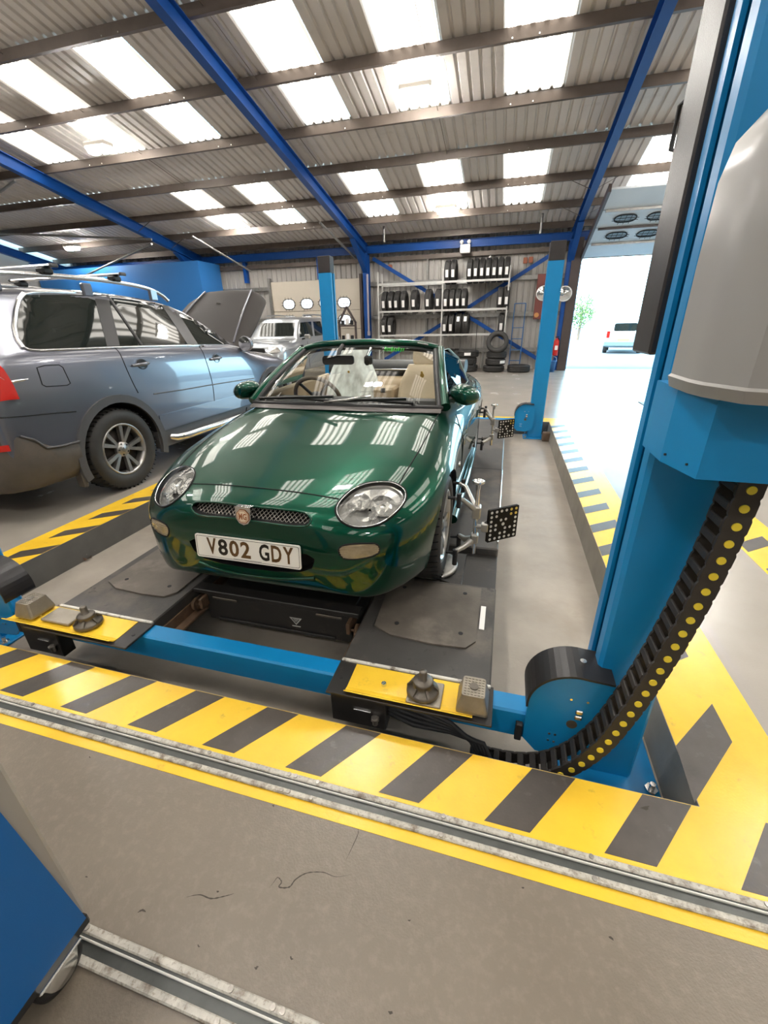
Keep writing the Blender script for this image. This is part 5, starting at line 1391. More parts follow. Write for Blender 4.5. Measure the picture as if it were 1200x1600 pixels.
MB().tube(vcast(densify([(37, 459.5), (29, 470), (24.5, 487), (22, 512), (26, 530), (36, 544)], 5, False), 1, .003), .018, 6).build('window_moulding', M_TRIMCH, vol)
# shut lines
for nm, pts in (('door_gap', [(178, 543), (187, 552), (198, 577), (207, 597), (216, 614)]), ('door_gap', [(311, 541), (318, 553), (326, 577), (332, 600), (335, 625), (335.5, 648)]), ('door_gap', [(256, 659), (300, 650), (335.5, 641), (397, 625)]),
                ('bumper_gap', [(0, 653), (41, 650), (80, 646), (119, 643)]), ('crease_accent', [(240, 615.5), (285, 609), (332, 601), (397, 591)])):
    L = vcast(pts, 4, 0, closed=False); MB().tube(L, .0045 if nm != 'crease_accent' else .006, 6).build(nm, M_GAP if nm != 'crease_accent' else M_VTRIM, vb)
ff = vcast(densify([(57.5, 574.5), (70, 571), (92, 570), (98, 574), (110, 599), (105, 602), (72, 604), (66, 601)], 3), 1, .001)
MB().tube(ff, .0035, 6, closed=True).build('fuel_flap', M_GAP, vb)
# door handles with dark cups
for (x, y, w) in ((222, 569, 20), (338, 560, 18)):
    c = vcast([(x, y)], 1, 0)[0]
    cup = MB().lathe([(0, -.003), (.05, -.002), (.062, .002), (.066, -.006)], 20, Matrix.Translation(c) @ Matrix.Rotation(PI / 2, 4, 'Y') @ Matrix.Scale(.75, 4, (1, 0, 0)) @ Matrix.Translation((0, 0, .006))).build('handle_cup', M_BLKPL, vol)
    MB().tube([c + V((.008, -.12, -.005)), c + V((.03, -.09, .0)), c + V((.034, 0, .004)), c + V((.03, .05, .006)), c + V((.006, .07, .006))], [.012, .015, .016, .014, .010], 8).build('door_handle', M_VPAINT, cup)
# wheel arch lips, lower cladding, bumper, side pipe
for yy in (0, 2.857):
    for s in (1, -1):
        o_, i_ = [], []
        for k in range(25):
            a = math.radians(-18 + 216 * k / 24); o_.append((yy + .505 * math.cos(a), .37 + .505 * math.sin(a))); i_.append((yy + .437 * math.cos(a), .37 + .437 * math.sin(a)))
        MB().prism(o_ + i_[::-1], s * .925, s * .966, axis='x').build('arch_lip', M_VTRIM, vol)
for s in (1, -1):
    MB().prism([(.48, .60), (2.36, .60), (2.36, .44), (.48, .44)], s * .93, s * .955, axis='x').build('door_cladding', M_VPAINT, vol)
    MB().prism([(.42, .44), (2.42, .44), (2.42, .27), (.42, .27)], s * .88, s * .940, axis='x').build('sill', M_VTRIM, vol)
    MB().tube([(s * .86, .58, .36), (s * .98, .64, .34), (s * 1.0, .75, .335), (s * 1.0, 2.1, .335), (s * .98, 2.22, .34), (s * .86, 2.28, .36)], .038, 12).build('side_pipe', M_TRIMCH, vol)
bp = []
for (y, w, t) in ((-.995, .45, 0), (-1.03, .60, 0), (-1.02, .74, 0), (-.97, .86, 0), (-.85, .94, 0), (-.65, .960, 0), (-.46, .962, 0)):
    zt = .705 if y < -.80 else (.60 if y < -.7 else .565)
    if -.9 < y < -.8: zt = .70
    bp.append([V((w, y, zt)), V((w + .006, y, zt - .02)), V((w + .012, y, .50)), V((w - .005, y, .36)), V((w - .06, y + .01, .28)), V((w - .25, y + .02, .27))])
for s in (1, -1): MB().grid([[V((s * p.x, p.y, p.z)) for p in r] for r in bp]).build('rear_bumper', M_VDIRT, vol)
MB().grid([[V((x, -1.0 - .035 * math.cos(x * 1.6), z)) for x in (-.46, -.3, 0, .3, .46)] for z in (.705, .68, .5, .36, .28)]).build('rear_bumper', M_VDIRT, vol)
MB().tube([p for p in [V((.94, -.86, .705)), V((.955, -.78, .66)), V((.966, -.72, .58)), V((.968, -.60, .567)), V((.968, -.45, .567))]], .010, 6).build('bumper_edge', M_VTRIM, vol)
for s in (1, -1):
    MB().bbox(min(s * .86, s * .945), max(s * .86, s * .945), -.50, -.46, .17, .56, .01).build('mud_flap', M_VDIRT, vol)
    MB().prism(rounded(.16, .045, .012, 3), -1.045, -1.0, axis='y', m=Matrix.Translation((s * .70, 0, .63))).build('rear_reflector', M_RED, vol)
rfl = MB().bar((.905, -.93, .635), (.80, -1.02, .635), .02, .045, (0, 0, 1)).build('rear_reflector', M_RED, vol)
# roof rails and cross bars
for s in (1, -1):
    x = s * .60
    MB().tube(smooth_open([V((x, -.52, 1.735)), V((x, -.44, 1.80)), V((x, -.2, 1.825)), V((x, .5, 1.838)), V((x, 1.0, 1.815)), V((x * 1.0, 1.25, 1.765)), V((x, 1.36, 1.70))], 4), .019, 8).build('roof_rail', M_TRIMCH, vol)
    for y in (-.44, .35, 1.15): MB().bbox(x - .02, x + .02, y - .05, y + .05, 1.69, 1.80, .01).build('rail_foot', M_VPAINT, vol)
for y in (.0, .69):
    b = MB().prism([(y - .035, 1.895), (y - .02, 1.908), (y + .02, 1.908), (y + .035, 1.895), (y + .02, 1.885), (y - .02, 1.885)], -.70, .70, axis='x')
    cb = b.build('cross_bar', M_TRIMCH, vol)
    for s in (1, -1):
        MB().bbox(s * .60 - .045, s * .60 + .045, y - .05, y + .05, 1.835, 1.888, .015).build('bar_clamp', M_BLKPL, cb)
        MB().bbox(s * .71 - .012, s * .71 + .012, y - .038, y + .038, 1.882, 1.911, .008).build('bar_end_cap', M_VTRIM, cb)
# door mirror, wheels, interior hints on the glass
for s in (1, -1):
    o = V((s * .985, 2.22, 1.215)); rr = []
    for (d, a, c) in ((.07, .03, .04), (.05, .07, .075), (0, .09, .092), (-.045, .095, .097), (-.055, .087, .09)):
        rr.append([o + V((a * math.cos(t), d, c * math.sin(t))) for t in [2 * PI * j / 16 for j in range(16)]])
    mb = MB().grid(rr, closed_u=True); mb.add(rr[0], [tuple(range(16))]); h = mb.build('door_mirror', M_VPAINT, vol)
    MB().add([p + V((0, -.001, 0)) for p in rr[-1]], [tuple(range(16))]).build('mirror_glass', M_CHR, h, fix=False)
    MB().tube([(s * .86, 2.28, 1.17), o + V((-s * .06, 0, -.05))], .03, 8).build('mirror_foot', M_BLKPL, h)
M_RIMV = mat('rim_grey_silver', (0.40, 0.385, 0.37), 0.32, metal=.8, noise=.2, nscale=12)
for y in (0, 2.857):
    for s in (1, -1): wheel_parts(vol, s * .825, y, .377, s, .377, .24, .236, 5, .24, M_RIMV)

# raised bonnet, hinged at the windscreen; painted face with two long creases
def bonnet():
    ang = math.radians(41); h0 = V((0, 2.44, 1.135)); u = V((0, math.cos(ang), math.sin(ang))); nrm = V((0, -math.sin(ang), math.cos(ang)))
    L_ = 1.40; rows_ = []
    for k in range(15):
        t = k / 14
        w = .715 + .045 * math.sin(PI * min(t / .75, 1)) if t < .72 else .745 - .36 * ((t - .72) / .28) ** 1.8
        cr = .62 - .22 * t; r_ = []
        cr = min(cr, w - .05)
        for x, d in ((-w, -.075), (-w + .02, -.03), (-cr - .03, .012), (-cr, .030), (-cr + .05, .022), (-cr * .5, .036), (0, .042), (cr * .5, .036), (cr - .05, .022), (cr, .030), (cr + .03, .012), (w - .02, -.03), (w, -.075)):
            r_.append(h0 + u * (t * L_) + nrm * (d - .10 * t * t - (.05 if t > .93 else 0)) + V((x, 0, 0)))
        rows_.append(r_)
    o = MB().grid(rows_).build('bonnet', mat('bonnet_dull_grey', (.042, .038, .036), .6, metal=.1, spec=.3), vol)
    sd_ = o.modifiers.new('t', 'SOLIDIFY'); sd_.thickness = .02; sd_.offset = -1
    ss = o.modifiers.new('s', 'SUBSURF'); ss.levels = 1; ss.render_levels = 1; baked(o)
    for p in o.data.polygons: p.use_smooth = True
    for s in (1, -1): MB().tube([rows_[i][9 if s > 0 else 3] + nrm * .004 for i in range(1, 14)], .012, 8).build('crease_accent', M_VPAINT, o)  # paler ribs along the bonnet creases paint in their highlight
    for s in (1, -1): MB().cyl(h0 + V((s * .62, .30, -.02)), h0 + u * .75 + V((s * .60, 0, -.06)), .010, n=8).build('gas_strut', M_BLKPL, o)
    MB().bbox(-.035, .035, -.012, .012, -.006, .006, .003, m=Matrix.Translation(h0 + u * .95 + nrm * .0)).build('washer_jet', M_CHR, o)
bonnet()
MB().tube([(-.60, 2.30, 1.20), (-.1, 2.16, 1.235), (.05, 2.2, 1.22)], .008, 6).build('wiper', M_BLKPL, vol)
eng = MB().bbox(-.5, .5, 2.6, 3.4, .6, .93, .05).build('engine_cover', M_BLKPL, vol)

# ------------------------------------------------------------------ silver off-roader in the far bay, facing the viewer
M_SILV = mat('silver_paint', (0.42, 0.44, 0.46), 0.28, metal=.7, coat=1.0)
lr = thing('off_roader', 'silver off-road car facing the lift in front of the cream door', 'car', (-6.16, 10.55, 0), PI)
LT = [[-3.42, .95, .60, .92, .72, .88, .76, .75, .46, .60], [-3.38, 1.25, .58, 1.20, .84, 1.05, .89, .78, .38, .74], [-3.2, 1.60, .57, 1.54, .87, 1.14, .935, .80, .33, .82],
      [-2.9, 1.69, .585, 1.625, .88, 1.15, .95, .80, .32, .86], [-2.0, 1.70, .60, 1.635, .88, 1.14, .95, .80, .32, .86], [-1.25, 1.67, .60, 1.605, .875, 1.13, .95, .80, .32, .86],
      [-.95, 1.58, .61, 1.53, .87, 1.12, .95, .80, .32, .86], [-.55, 1.22, .70, 1.19, .865, 1.10, .95, .80, .32, .86], [-.42, 1.13, .74, 1.11, .86, 1.07, .95, .80, .32, .86],
      [.2, 1.09, .75, 1.07, .86, 1.03, .95, .78, .32, .86], [.65, 1.02, .72, 1.0, .84, .97, .92, .72, .32, .82], [.80, .93, .66, .91, .78, .89, .86, .68, .34, .76], [.87, .78, .56, .76, .68, .74, .72, .60, .38, .62]]
lb, LBV, LBL, LMW = suv_body(LT, lr, M_SILV, [(0, .37, .43), (-2.66, .37, .43)])
LINV = LMW.inverted()
patch_px(LBV, LINV, [(409, 505), (425, 504.5), (461, 504.5), (458.5, 525), (430, 526), (405, 526)], .004, 'windscreen', M_TINT, lr, mirror=False)
for poly in ([(469, 504), (486, 502.5), (489, 525), (468, 527)], [(489, 502.5), (500, 502), (507, 523), (492, 525)]): patch_px(LBV, LINV, poly, .004, 'side_window', M_TINT, lr, mirror=True)
for s in (1, -1):
    hp_ = [V((s * .60, .845, .985)), V((s * .84, .80, .975)), V((s * .87, .68, .97)), V((s * .865, .70, .86)), V((s * .80, .83, .85)), V((s * .60, .875, .86))]
    n_ = V((s * .2, 1, .1)).normalized()
    MB().add([p + n_ * .02 for p in hp_] + [p - n_ * .05 for p in hp_], [tuple(range(6)), tuple(range(11, 5, -1))] + [(k, (k + 1) % 6, 6 + (k + 1) % 6, 6 + k) for k in range(6)]).build('headlamp', M_REFL, lr)
    o = V((s * 1.02, -.50, 1.17)); mm = MB().bbox(o.x - .085, o.x + .085, o.y - .05, o.y + .05, o.z - .06, o.z + .065, .03).build('door_mirror', M_TRIMCH, lr)
    MB().tube([(s * .86, -.5, 1.12), o + V((-s * .06, 0, -.03))], .025, 8).build('mirror_foot', M_BLKPL, mm)
    for y in (0, -2.66): wheel_parts(lr, s * .82, y, .365, s, .365, .23, .225, 5, .15, M_RIMG, tread=False)
    MB().bbox(min(s * .935, s * .957), max(s * .935, s * .957), -.34, -.18, .92, .98, .005).build('side_vent', M_BLKPL, lr)
    MB().tube([V((s * .945, -.62, 1.06)), V((s * .952, -.64, .7)), V((s * .945, -.66, .4))], .004, 6).build('door_gap', M_GAP, lb)
MB().prism(rounded(1.0, .11, .03, 3), .86, .90, axis='y', m=Matrix.Translation((0, -.02, .90))).build('grille', M_BLKPL, lr)
MB().prism(rounded(1.5, .2, .05, 3), .80, .885, axis='y', m=Matrix.Translation((0, 0, .48))).build('bumper_intake', M_BLKPL, lr)
for s in (1, -1): MB().tube([(s * .56, -1.3, 1.71), (s * .56, -2.0, 1.735), (s * .55, -3.0, 1.72)], .018, 8).build('roof_rail', M_SILV, lr)
# ------------------------------------------------------------------ tyre rack along the far wall
M_RACK = mat('galvanised_rack', (0.62, 0.61, 0.58), 0.38, metal=.5, noise=.15, nscale=10)
RY0, RY1 = 14.62, 15.12
ux = [on_y(592, 500, RY0).x, on_y(690, 500, RY0).x, on_y(790, 500, RY0).x]
ZS = [1.10, 1.815, 2.60]
rack = wthing('tyre_rack', 'tall silver steel tyre rack of three levels against the far wall', 'rack', ((ux[0] + ux[2]) / 2, 14.87, 0))
for x in ux:
    for y in (RY0, RY1):
        MB().bbox(x - .022, x + .022, y - .022, y + .022, 0, 2.95, .004).build('upright', M_RACK, rack)
        MB().bbox(x - .045, x + .045, y - .04, y + .04, 0, .01, .002).build('foot', M_RACK, rack)
    for z in (.5, 1.5, 2.3): MB().bar((x, RY0, z), (x, RY1, z + .12), .02, .02).build('side_brace', M_RACK, rack)
for z in ZS:
    for a, c in zip(ux, ux[1:]):
        for y in (RY0, RY1):
            MB().bbox(a + .02, c - .02, y - .02, y + .02, z - .035, z + .025, .005).build('beam', M_RACK, rack)
# tyres: one of each kind, then copies
M_LABEL = mat('tyre_label_paper', (0.80, 0.78, 0.76), 0.6)
def tyre_mesh(R, W_, ri):
    h = W_ / 2
    prof = [(ri, -h * .80), (ri + .02, -h * .95), ((R + ri) / 2, -h * 1.0), (R - .03, -h * .90), (R - .006, -h * .72), (R - .001, -h * .40), (R - .010, -h * .36), (R - .010, -h * .30), (R, -h * .27), (R, -h * .05), (R - .010, -h * .03), (R - .010, h * .03), (R, h * .05), (R, h * .27), (R - .010, h * .30), (R - .010, h * .36), (R - .001, h * .40), (R - .006, h * .72), (R - .03, h * .90), ((R + ri) / 2, h), (ri + .02, h * .95), (ri, h * .80)]
    mb = MB().lathe(prof, 40, closed=True); me = mb.mesh('tyre'); me.materials.append(M_TYRE)
    bm = bmesh.new(); bm.from_mesh(me); bmesh.ops.recalc_face_normals(bm, faces=bm.faces[:]); bm.to_mesh(me); bm.free()
    return me
TY = {r: tyre_mesh(r, w, r * .60) for r, w in ((.335, .176), (.345, .215), (.31, .20))}
lbm = MB().bbox(-.042, .042, -.002, .002, -.10, .10, .0008).mesh('label'); lbm.materials.append(M_LABEL)
TW = {.335: .176, .345: .215, .31: .20}
def rack_tyre(px_, z, r, lab, dz, group, x=None, y=None, label_off=0.0, lab_scale=1.0):
    yy = y if y is not None else (RY0 + RY1) / 2 + random.uniform(-.02, .02)
    xx = x if x is not None else on_y(px_, 480, yy - r).x
    t = thing('tyre', lab, 'tyre', (xx, yy, z + r - dz), 0, group)
    shared('tyre_body', TY[r], t, (0, 0, 0), (0, PI / 2, 0))
    zl = .17 if HIGH else -.06
    shared('label', lbm, t, (label_off, -math.sqrt(r * r - zl * zl) * .996 - .004, zl), (math.asin(-zl / r) if not HIGH else -math.asin(zl / r), 0, 0), (lab_scale, 1, lab_scale * (.8 if HIGH else 1)))
    return t
G1 = 'new tyres standing on the rack'
HIGH = False
dz = .085
random.seed(11)
for px_, r in ((743, .335), (752, .335), (761, .335), (770, .335), (779, .335), (788, .335), (797.5, .335)):
    pass
def row(xs, z, r, text, offs=(0,)):
    last = None
    ORD = ('first', 'second', 'third', 'fourth', 'fifth', 'sixth', 'seventh')
    for k, px_ in enumerate(xs):
        x = on_y(px_, 470, 14.87 - r).x
        if last is not None and x - last < TW[r] + .004: x = last + TW[r] + .004
        last = x
        rack_tyre(px_, z, r, text.format(o=ORD[k]), dz, G1, x=x, label_off=(offs[k % len(offs)]))
row([696.5, 705.5], ZS[2] + .02, .335, '{o} tyre past the middle upright, in a pair on the top rack level')
row([730.5, 740, 749, 757, 766, 775, 783], ZS[2] + .02, .335, '{o} tyre counted towards the ladder in the top level row of seven')
row([598.5, 608.5, 618.5, 628.5], ZS[1] + .02, .335, '{o} tyre from the blue column on the middle rack level', (.0, .02, -.01, .03))
row([645.5], ZS[1] + .02, .345, 'lone wide tyre mid way along the middle rack level')
row([667.5], ZS[1] + .02, .345, 'tyre standing apart before the blue brace on the middle rack level')
row([683.5], ZS[1] + .02, .345, 'brownish tyre touching the middle upright on the middle rack level')
row([695.5, 705, 714.5, 724], ZS[1] + .02, .335, '{o} of four close tyres counted from the middle upright, middle rack level')
row([781, 791], ZS[1] + .02, .335, '{o} tyre of the middle level pair next to the ladder end upright')
row([598, 608], ZS[0] + .02, .335, '{o} tyre from the blue column on the bottom rack level')
row([695.5, 705.5], ZS[0] + .02, .335, '{o} tyre with a low label past the middle upright, bottom rack level')
HIGH = True
row([717, 728], ZS[0] + .02, .345, '{o} wide tyre with its label high on the tread, bottom rack level')
HIGH = False
row([786], ZS[0] + .02, .335, 'single tyre by the ladder end upright on the bottom rack level')
# tyres lying flat in piles before the rack
def flat_tyre(x, y, z, r, lab, group=None, tilt=(0, 0, 0), lx=None):
    t = thing('tyre', lab, 'tyre', (x, y, z), 0, group); t.rotation_euler = tilt
    shared('tyre_body', TY[r], t)
    if lx is not None: shared('label', lbm, t, (lx, -math.sqrt(max(r * r - lx * lx, .01)) - .002, 0), (0, PI / 2, math.asin(max(-1, min(1, lx / r)))))
    return t
xa = on_y(728, 560, 14.25).x; xb = on_y(774, 560, 14.25).x; xc = on_y(811, 570, 14.3).x
for k, lx in enumerate((None, -.12, .02)):
    flat_tyre(xa + (.02, -.02, .03)[k], 14.5, .109 + .217 * k, .345, ('lowest', 'middle', 'topmost')[k] + ' wide tyre of the pile behind the green car door window', 'piled tyres by the rack', lx=lx)
for k, lx in enumerate((None, .22, None)):
    flat_tyre(xb + (-.04, .0, .02)[k], 14.5, .101 + .203 * k, .31 if k else .335, ('lowest', 'middle', 'topmost')[k] + ' flat tyre of the pile under the leaning tyre', 'piled tyres by the rack', lx=lx)
flat_tyre(xb + .02, 14.36, .615 + .26, .335, 'open faced tyre leaning on top of the tyre pile beside the blue ladder', tilt=(math.radians(68), 0, 0))
flat_tyre(xc, 14.45, .109, .345, 'single wide tyre lying on the floor below the blue ladder')
for px_ in (703.5, 711.5):
    x = on_y(px_, 545, 14.6).x
    rack_tyre(px_, 0.118, .335, 'tyre with white label standing on the floor under the rack', .118, 'tyres standing under the rack', x=x, y=14.98)

# step ladder beside the rack
lx0, lx1 = on_y(800, 520, 14.75).x, on_y(817, 520, 14.75).x
M_LADB = mat('ladder_blue', (0.04, 0.14, 0.35), .4, metal=.2)
lad = wthing('step_ladder', 'narrow blue steel step ladder standing at the end of the tyre rack', 'ladder', ((lx0 + lx1) / 2, 14.85, 0))
for x, dx in ((lx0, .0), (lx1, .0)):
    MB().tube([(x - .06 * (1 if x == lx0 else -1) * 0, 14.72, 0), (x, 14.9, 1.35), (x, 14.92, 1.95)], .014, 8).build('front_leg', M_LADB, lad)
    MB().tube([(x, 15.14, 0), (x, 14.98, 1.35)], .012, 8).build('rear_leg', M_LADB, lad)
for z in (.3, .62, .94, 1.26): MB().bbox(lx0, lx1, 14.72 + z * .12, 14.84 + z * .12, z, z + .02, .004).build('step', M_LADB, lad)
MB().tube([(lx0, 14.92, 1.95), (lx1, 14.92, 1.95)], .014, 8).build('hand_rail', M_LADB, lad)

# things near the door post
M_REDP = mat('extinguisher_red', (0.55, 0.02, 0.015), .3, coat=.5)
ep = on_y(869, 540, 14.95)
ex = wthing('fire_extinguisher', 'red fire extinguisher hung on the post of the open door', 'fire extinguisher', (ep.x, 14.93, .45))
MB().lathe([(0, .45), (.075, .45), (.08, .47), (.08, .86), (.06, .91), (.025, .93), (.025, .96), (0, .96)], 20, Matrix.Translation((ep.x, 14.93, 0))).build('cylinder', M_REDP, ex)
MB().bar((ep.x - .05, 14.93, .98), (ep.x + .05, 14.93, 1.0), .025, .03).build('valve', M_BLKPL, ex)
MB().tube([(ep.x + .03, 14.9, .96), (ep.x + .10, 14.88, .85), (ep.x + .095, 14.88, .60)], .012, 6).build('hose', M_BLKPL, ex)
MB().prism(rounded(.09, .13, .01, 2), 14.846, 14.851, axis='y', m=Matrix.Translation((ep.x, 0, .68))).build('label', M_LABEL, ex)
bn_ = wthing('waste_bin', 'small dark blue bin on the floor below the fire extinguisher', 'bin', (ep.x - .12, 14.55, 0))
MB().lathe([(0, .0), (.12, 0), (.15, .30), (.165, .31), (.165, .33), (.14, .33), (.115, .03), (0, .03)], 20, Matrix.Translation((ep.x - .12, 14.55, 0))).build('bucket', M_LADB, bn_)
MB().tube([(ep.x - .28, 14.55, .31), (ep.x - .25, 14.55, .42), (ep.x - .12, 14.55, .47), (ep.x + .01, 14.55, .42), (ep.x + .04, 14.55, .31)], .006, 6).build('handle', M_RACK, bn_)
M_MAROON = mat('maroon_board', (0.20, 0.055, 0.045), .55, noise=.15, nscale=4)
b0 = on_y(836, 470, 15.3).x; b1 = on_y(857, 470, 15.3).x
nb = wthing('notice_board', 'tall dark red board on the far wall behind the blue post', 'board', ((b0 + b1) / 2, 15.3, 1.55))
MB().bbox(b0, b1, 15.28, 15.33, 1.50, 2.75, .008).build('panel', M_MAROON, nb)
MB().cyl((b0 + .09, 15.265, 1.62), (b0 + .09, 15.28, 1.62), .07, n=16).build('switch_plate', mat('switch_orange', (.55, .25, .08), .4), nb)
MB().bbox(b0 + .28, b0 + .36, 15.262, 15.28, 1.52, 1.85, .003).build('white_notice', M_LABEL, nb)
def round_mirror(px_, py_, y, lab):
    p = on_y(px_, py_, y); t = thing('convex_mirror', lab, 'mirror', tuple(p))
    m = Matrix.Rotation(PI / 2, 4, 'X')
    MB().lathe([(0, .05), (.08, .044), (.14, .028), (.185, 0), (.20, 0), (.205, -.012), (.19, -.02), (0, -.02)], 28, m).build('mirror_face', M_CHR, t)
    MB().lathe([(.185, .002), (.20, .008), (.212, .0), (.212, -.014)], 28, m).build('rim', M_LABEL, t)
    return t
round_mirror(849, 458, 15.2, 'round convex mirror in front of the dark red board')
round_mirror(882, 459, 14.93, 'round convex mirror fixed to the post of the open door')
# small junction boxes high on the wall and the twin head emergency light
for px_, py_ in ((821, 407), (829.5, 406)):
    p = on_y(px_, py_, 15.38); tag(MB().bbox(-.06, .06, -.03, .03, -.08, .08, .008).build('junction_box', mat('box_rust_red', (.32, .10, .05), .5), None, tuple(p)), 'small rust red box high on the wall above the dark red board', 'junction box', 'rust red boxes on the wall')
p = on_y(610, 418, 15.38); tag(MB().bbox(-.06, .06, -.03, .03, -.08, .08, .008).build('junction_box', MATS['box_rust_red'], None, tuple(p)), 'small rust red box high on the wall above the tyre row of four', 'junction box')
p = on_y(727, 386, 15.1)
em = wthing('emergency_light', 'white twin head emergency light on the blue eaves beam', 'emergency light', tuple(p))
MB().bbox(p.x - .15, p.x + .15, 15.06, 15.14, p.z - .16, p.z + .07, .01).build('housing', mat('white_plastic', (.82, .80, .76), .4), em)
for s in (-1, 1): MB().lathe([(0, .05), (.05, .045), (.06, .02), (.05, -.03), (0, -.03)], 16, Matrix.Translation((p.x + s * .11, 15.07, p.z + .13)) @ Matrix.Rotation(PI / 2, 4, 'X')).build('lamp_head', MATS['white_plastic'], em)
# dark brown gabled stand by the cream door
a0 = on_y(531, 520, 14.7).x; a1 = on_y(556, 520, 14.7).x; am = (a0 + a1) / 2
sg = wthing('display_stand', 'dark brown house shaped wooden stand by the cream door', 'stand', (am, 14.7, 0))
for (p0, p1) in (((a0, 0), (a0, 1.55)), ((a1, 0), (a1, 1.55)), ((a0 - .02, 1.5), (am, 2.0)), ((a1 + .02, 1.5), (am, 2.0)), ((a0, 1.42), (a1, 1.42)), ((a0, .95), (a1, .95)), ((a0, .4), (a1, .4))):
    MB().bar((p0[0], 14.7, p0[1]), (p1[0], 14.7, p1[1]), .05, .09, (0, 1, 0)).build('timber', M_BROWN, sg)
for z in (.98, 1.45):
    for k in range(3):
        MB().bbox(a0 + .08 + k * .16, a0 + .18 + k * .16, 14.66, 14.72, z, z + .14 + .05 * (k % 2), .01).build('display_item', M_LABEL if k % 2 else M_BLKPL, sg)
# pipe on the central column
tag(MB().tube([(-4.66, 14.98, 1.2), (-4.66, 14.98, 2.95)], .035, 10).bbox(-4.70, -4.62, 14.93, 15.03, 1.1, 1.24, .01).build('down_pipe', mat('pipe_grey', (.38, .36, .42), .4), None), 'grey vertical pipe clamped on the blue column by the rack', 'pipe')

# ------------------------------------------------------------------ hanging twin lamps
M_LAMP = mat('lamp_lens_lit', (1, 1, 1), .3, emit=(1.0, 0.97, 0.92), estr=200.0)
M_LHOUS = mat('lamp_housing', (.62, .58, .52), .4)
def lamp(x, y, z, lab, group=None):
    t = thing('high_bay_lamp', lab, 'ceiling lamp', (x, y, z), 0, group)
    MB().bbox(-.27, .27, -.13, .13, 0, .09, .02).build('housing', M_LHOUS, t)
    for s in (-1, 1):
        lo = rounded(.17, .16, .03, 3, s * .135); hi = rounded(.235, .225, .03, 3, s * .135); n = len(lo)
        MB().add([(x_, y_, -.085) for x_, y_ in lo] + [(x_, y_, 0) for x_, y_ in hi], [tuple(range(n)), tuple(range(2 * n - 1, n - 1, -1))] + [(k, (k + 1) % n, n + (k + 1) % n, n + k) for k in range(n)]).build('lens', M_LAMP, t)
        MB().cyl((s * .13, 0, .09), (s * .13 * 1.3, 0, zr(y, Z_PUR) - z + .02), .005, n=6).build('cord', M_LHOUS, t)
    return t
def lamp_px(px_, py_, y, lab, group=None):
    p = on_y(px_, py_, y); return lamp(p.x, y, p.z + .03, lab, group)
lamp_px(650, 147, 8.95, 'lit twin lens lamp hanging below the rooflight over the green car')
lamp_px(697, 329, 13.2, 'lit twin lens lamp hanging near the far wall above the tyre rack')
lamp_px(155, 234, 8.95, 'lit twin lens lamp hanging over the grey estate car')
lamp_px(358, 347, 13.2, 'lit twin lens lamp hanging over the silver off-roader')
lamp_px(113, 388, 13.3, 'lit twin lens lamp hanging in the corner by the blue partition')
for x in (-1.86, -8.5, 4.4):
    for y in (4.65, .35, -4.0): lamp(x, y, zr(y, Z_PUR) - .38, 'lit twin lens lamp hanging from a roof purlin behind the viewer', 'lamps above and behind the viewer')
for y in (8.95, 13.2): lamp(4.4, y, zr(y, Z_PUR) - .38, 'lit twin lens lamp hanging before the raised door panels', 'lamps by the open door')
# ties and hangers under the roof
tr = struct(empty('trim_2', (0, 0, 0)), 'slender steel ties and hangers under the roof')
for a, c, r in ((on_y(300, 369, 12.6), on_y(392, 424, 14.6), .03), (on_y(500, 348, 12.0), on_y(556, 404, 14.9), .03), (on_y(0, 365, 12.3), on_y(237, 374, 12.3), .03), (on_y(237, 381, 12.3), on_y(120, 437, 14.0), .03), (on_y(0, 300, 10.2), on_y(24, 282, 9.6), .03)):
    MB().cyl(a, c, r, n=8).build('tie_bar', M_RAILG, tr)
for px_, py_ in ((600, 365), (846, 350)):
    p = on_y(px_, py_, 14.2); MB().cyl((p.x, 14.2, zr(14.2, Z_PUR) + .1), (p.x, 14.2, p.z - .22), .035, n=8).build('drop_pipe', M_RAILG, tr)

# ------------------------------------------------------------------ blue tool cabinet on castors beside the viewer
M_CABB = mat('cabinet_blue', (0.004, 0.115, 0.36), .5, bump=.3, bscale=900)
M_CABG = mat('cabinet_grey', (0.33, 0.30, 0.26), .5, bump=.2, bscale=900)
cab = wthing('tool_cabinet', 'blue and grey tool cabinet on castors beside the viewer', 'cabinet', (-1.2, -.2, 0))
MB().bbox(-1.55, -.862, -.75, .324, .115, 1.02, .008).build('carcass', M_CABG, cab)
MB().prism([(-.75, .112), (.312, .112), (.255, 1.02), (-.75, 1.02)], -.864, -.852, axis='x').build('side_panel', M_CABB, cab)
MB().bbox(-1.55, -.853, -.75, .318, .085, .116, .004).build('base_frame', M_BLKPL, cab)
MB().bbox(-1.57, -.84, -.77, .335, 1.02, 1.05, .01).build('worktop', M_BLKPL, cab)
for i, z in enumerate((.16, .33, .50, .67, .84)):
    d = MB().bbox(-1.566, -1.548, -.70, .28, z, z + .155, .006).build('drawer', M_CABB, cab)
    MB().bbox(-1.58, -1.566, -.6, .18, z + .125, z + .145, .004).build('handle', M_RACK, d)
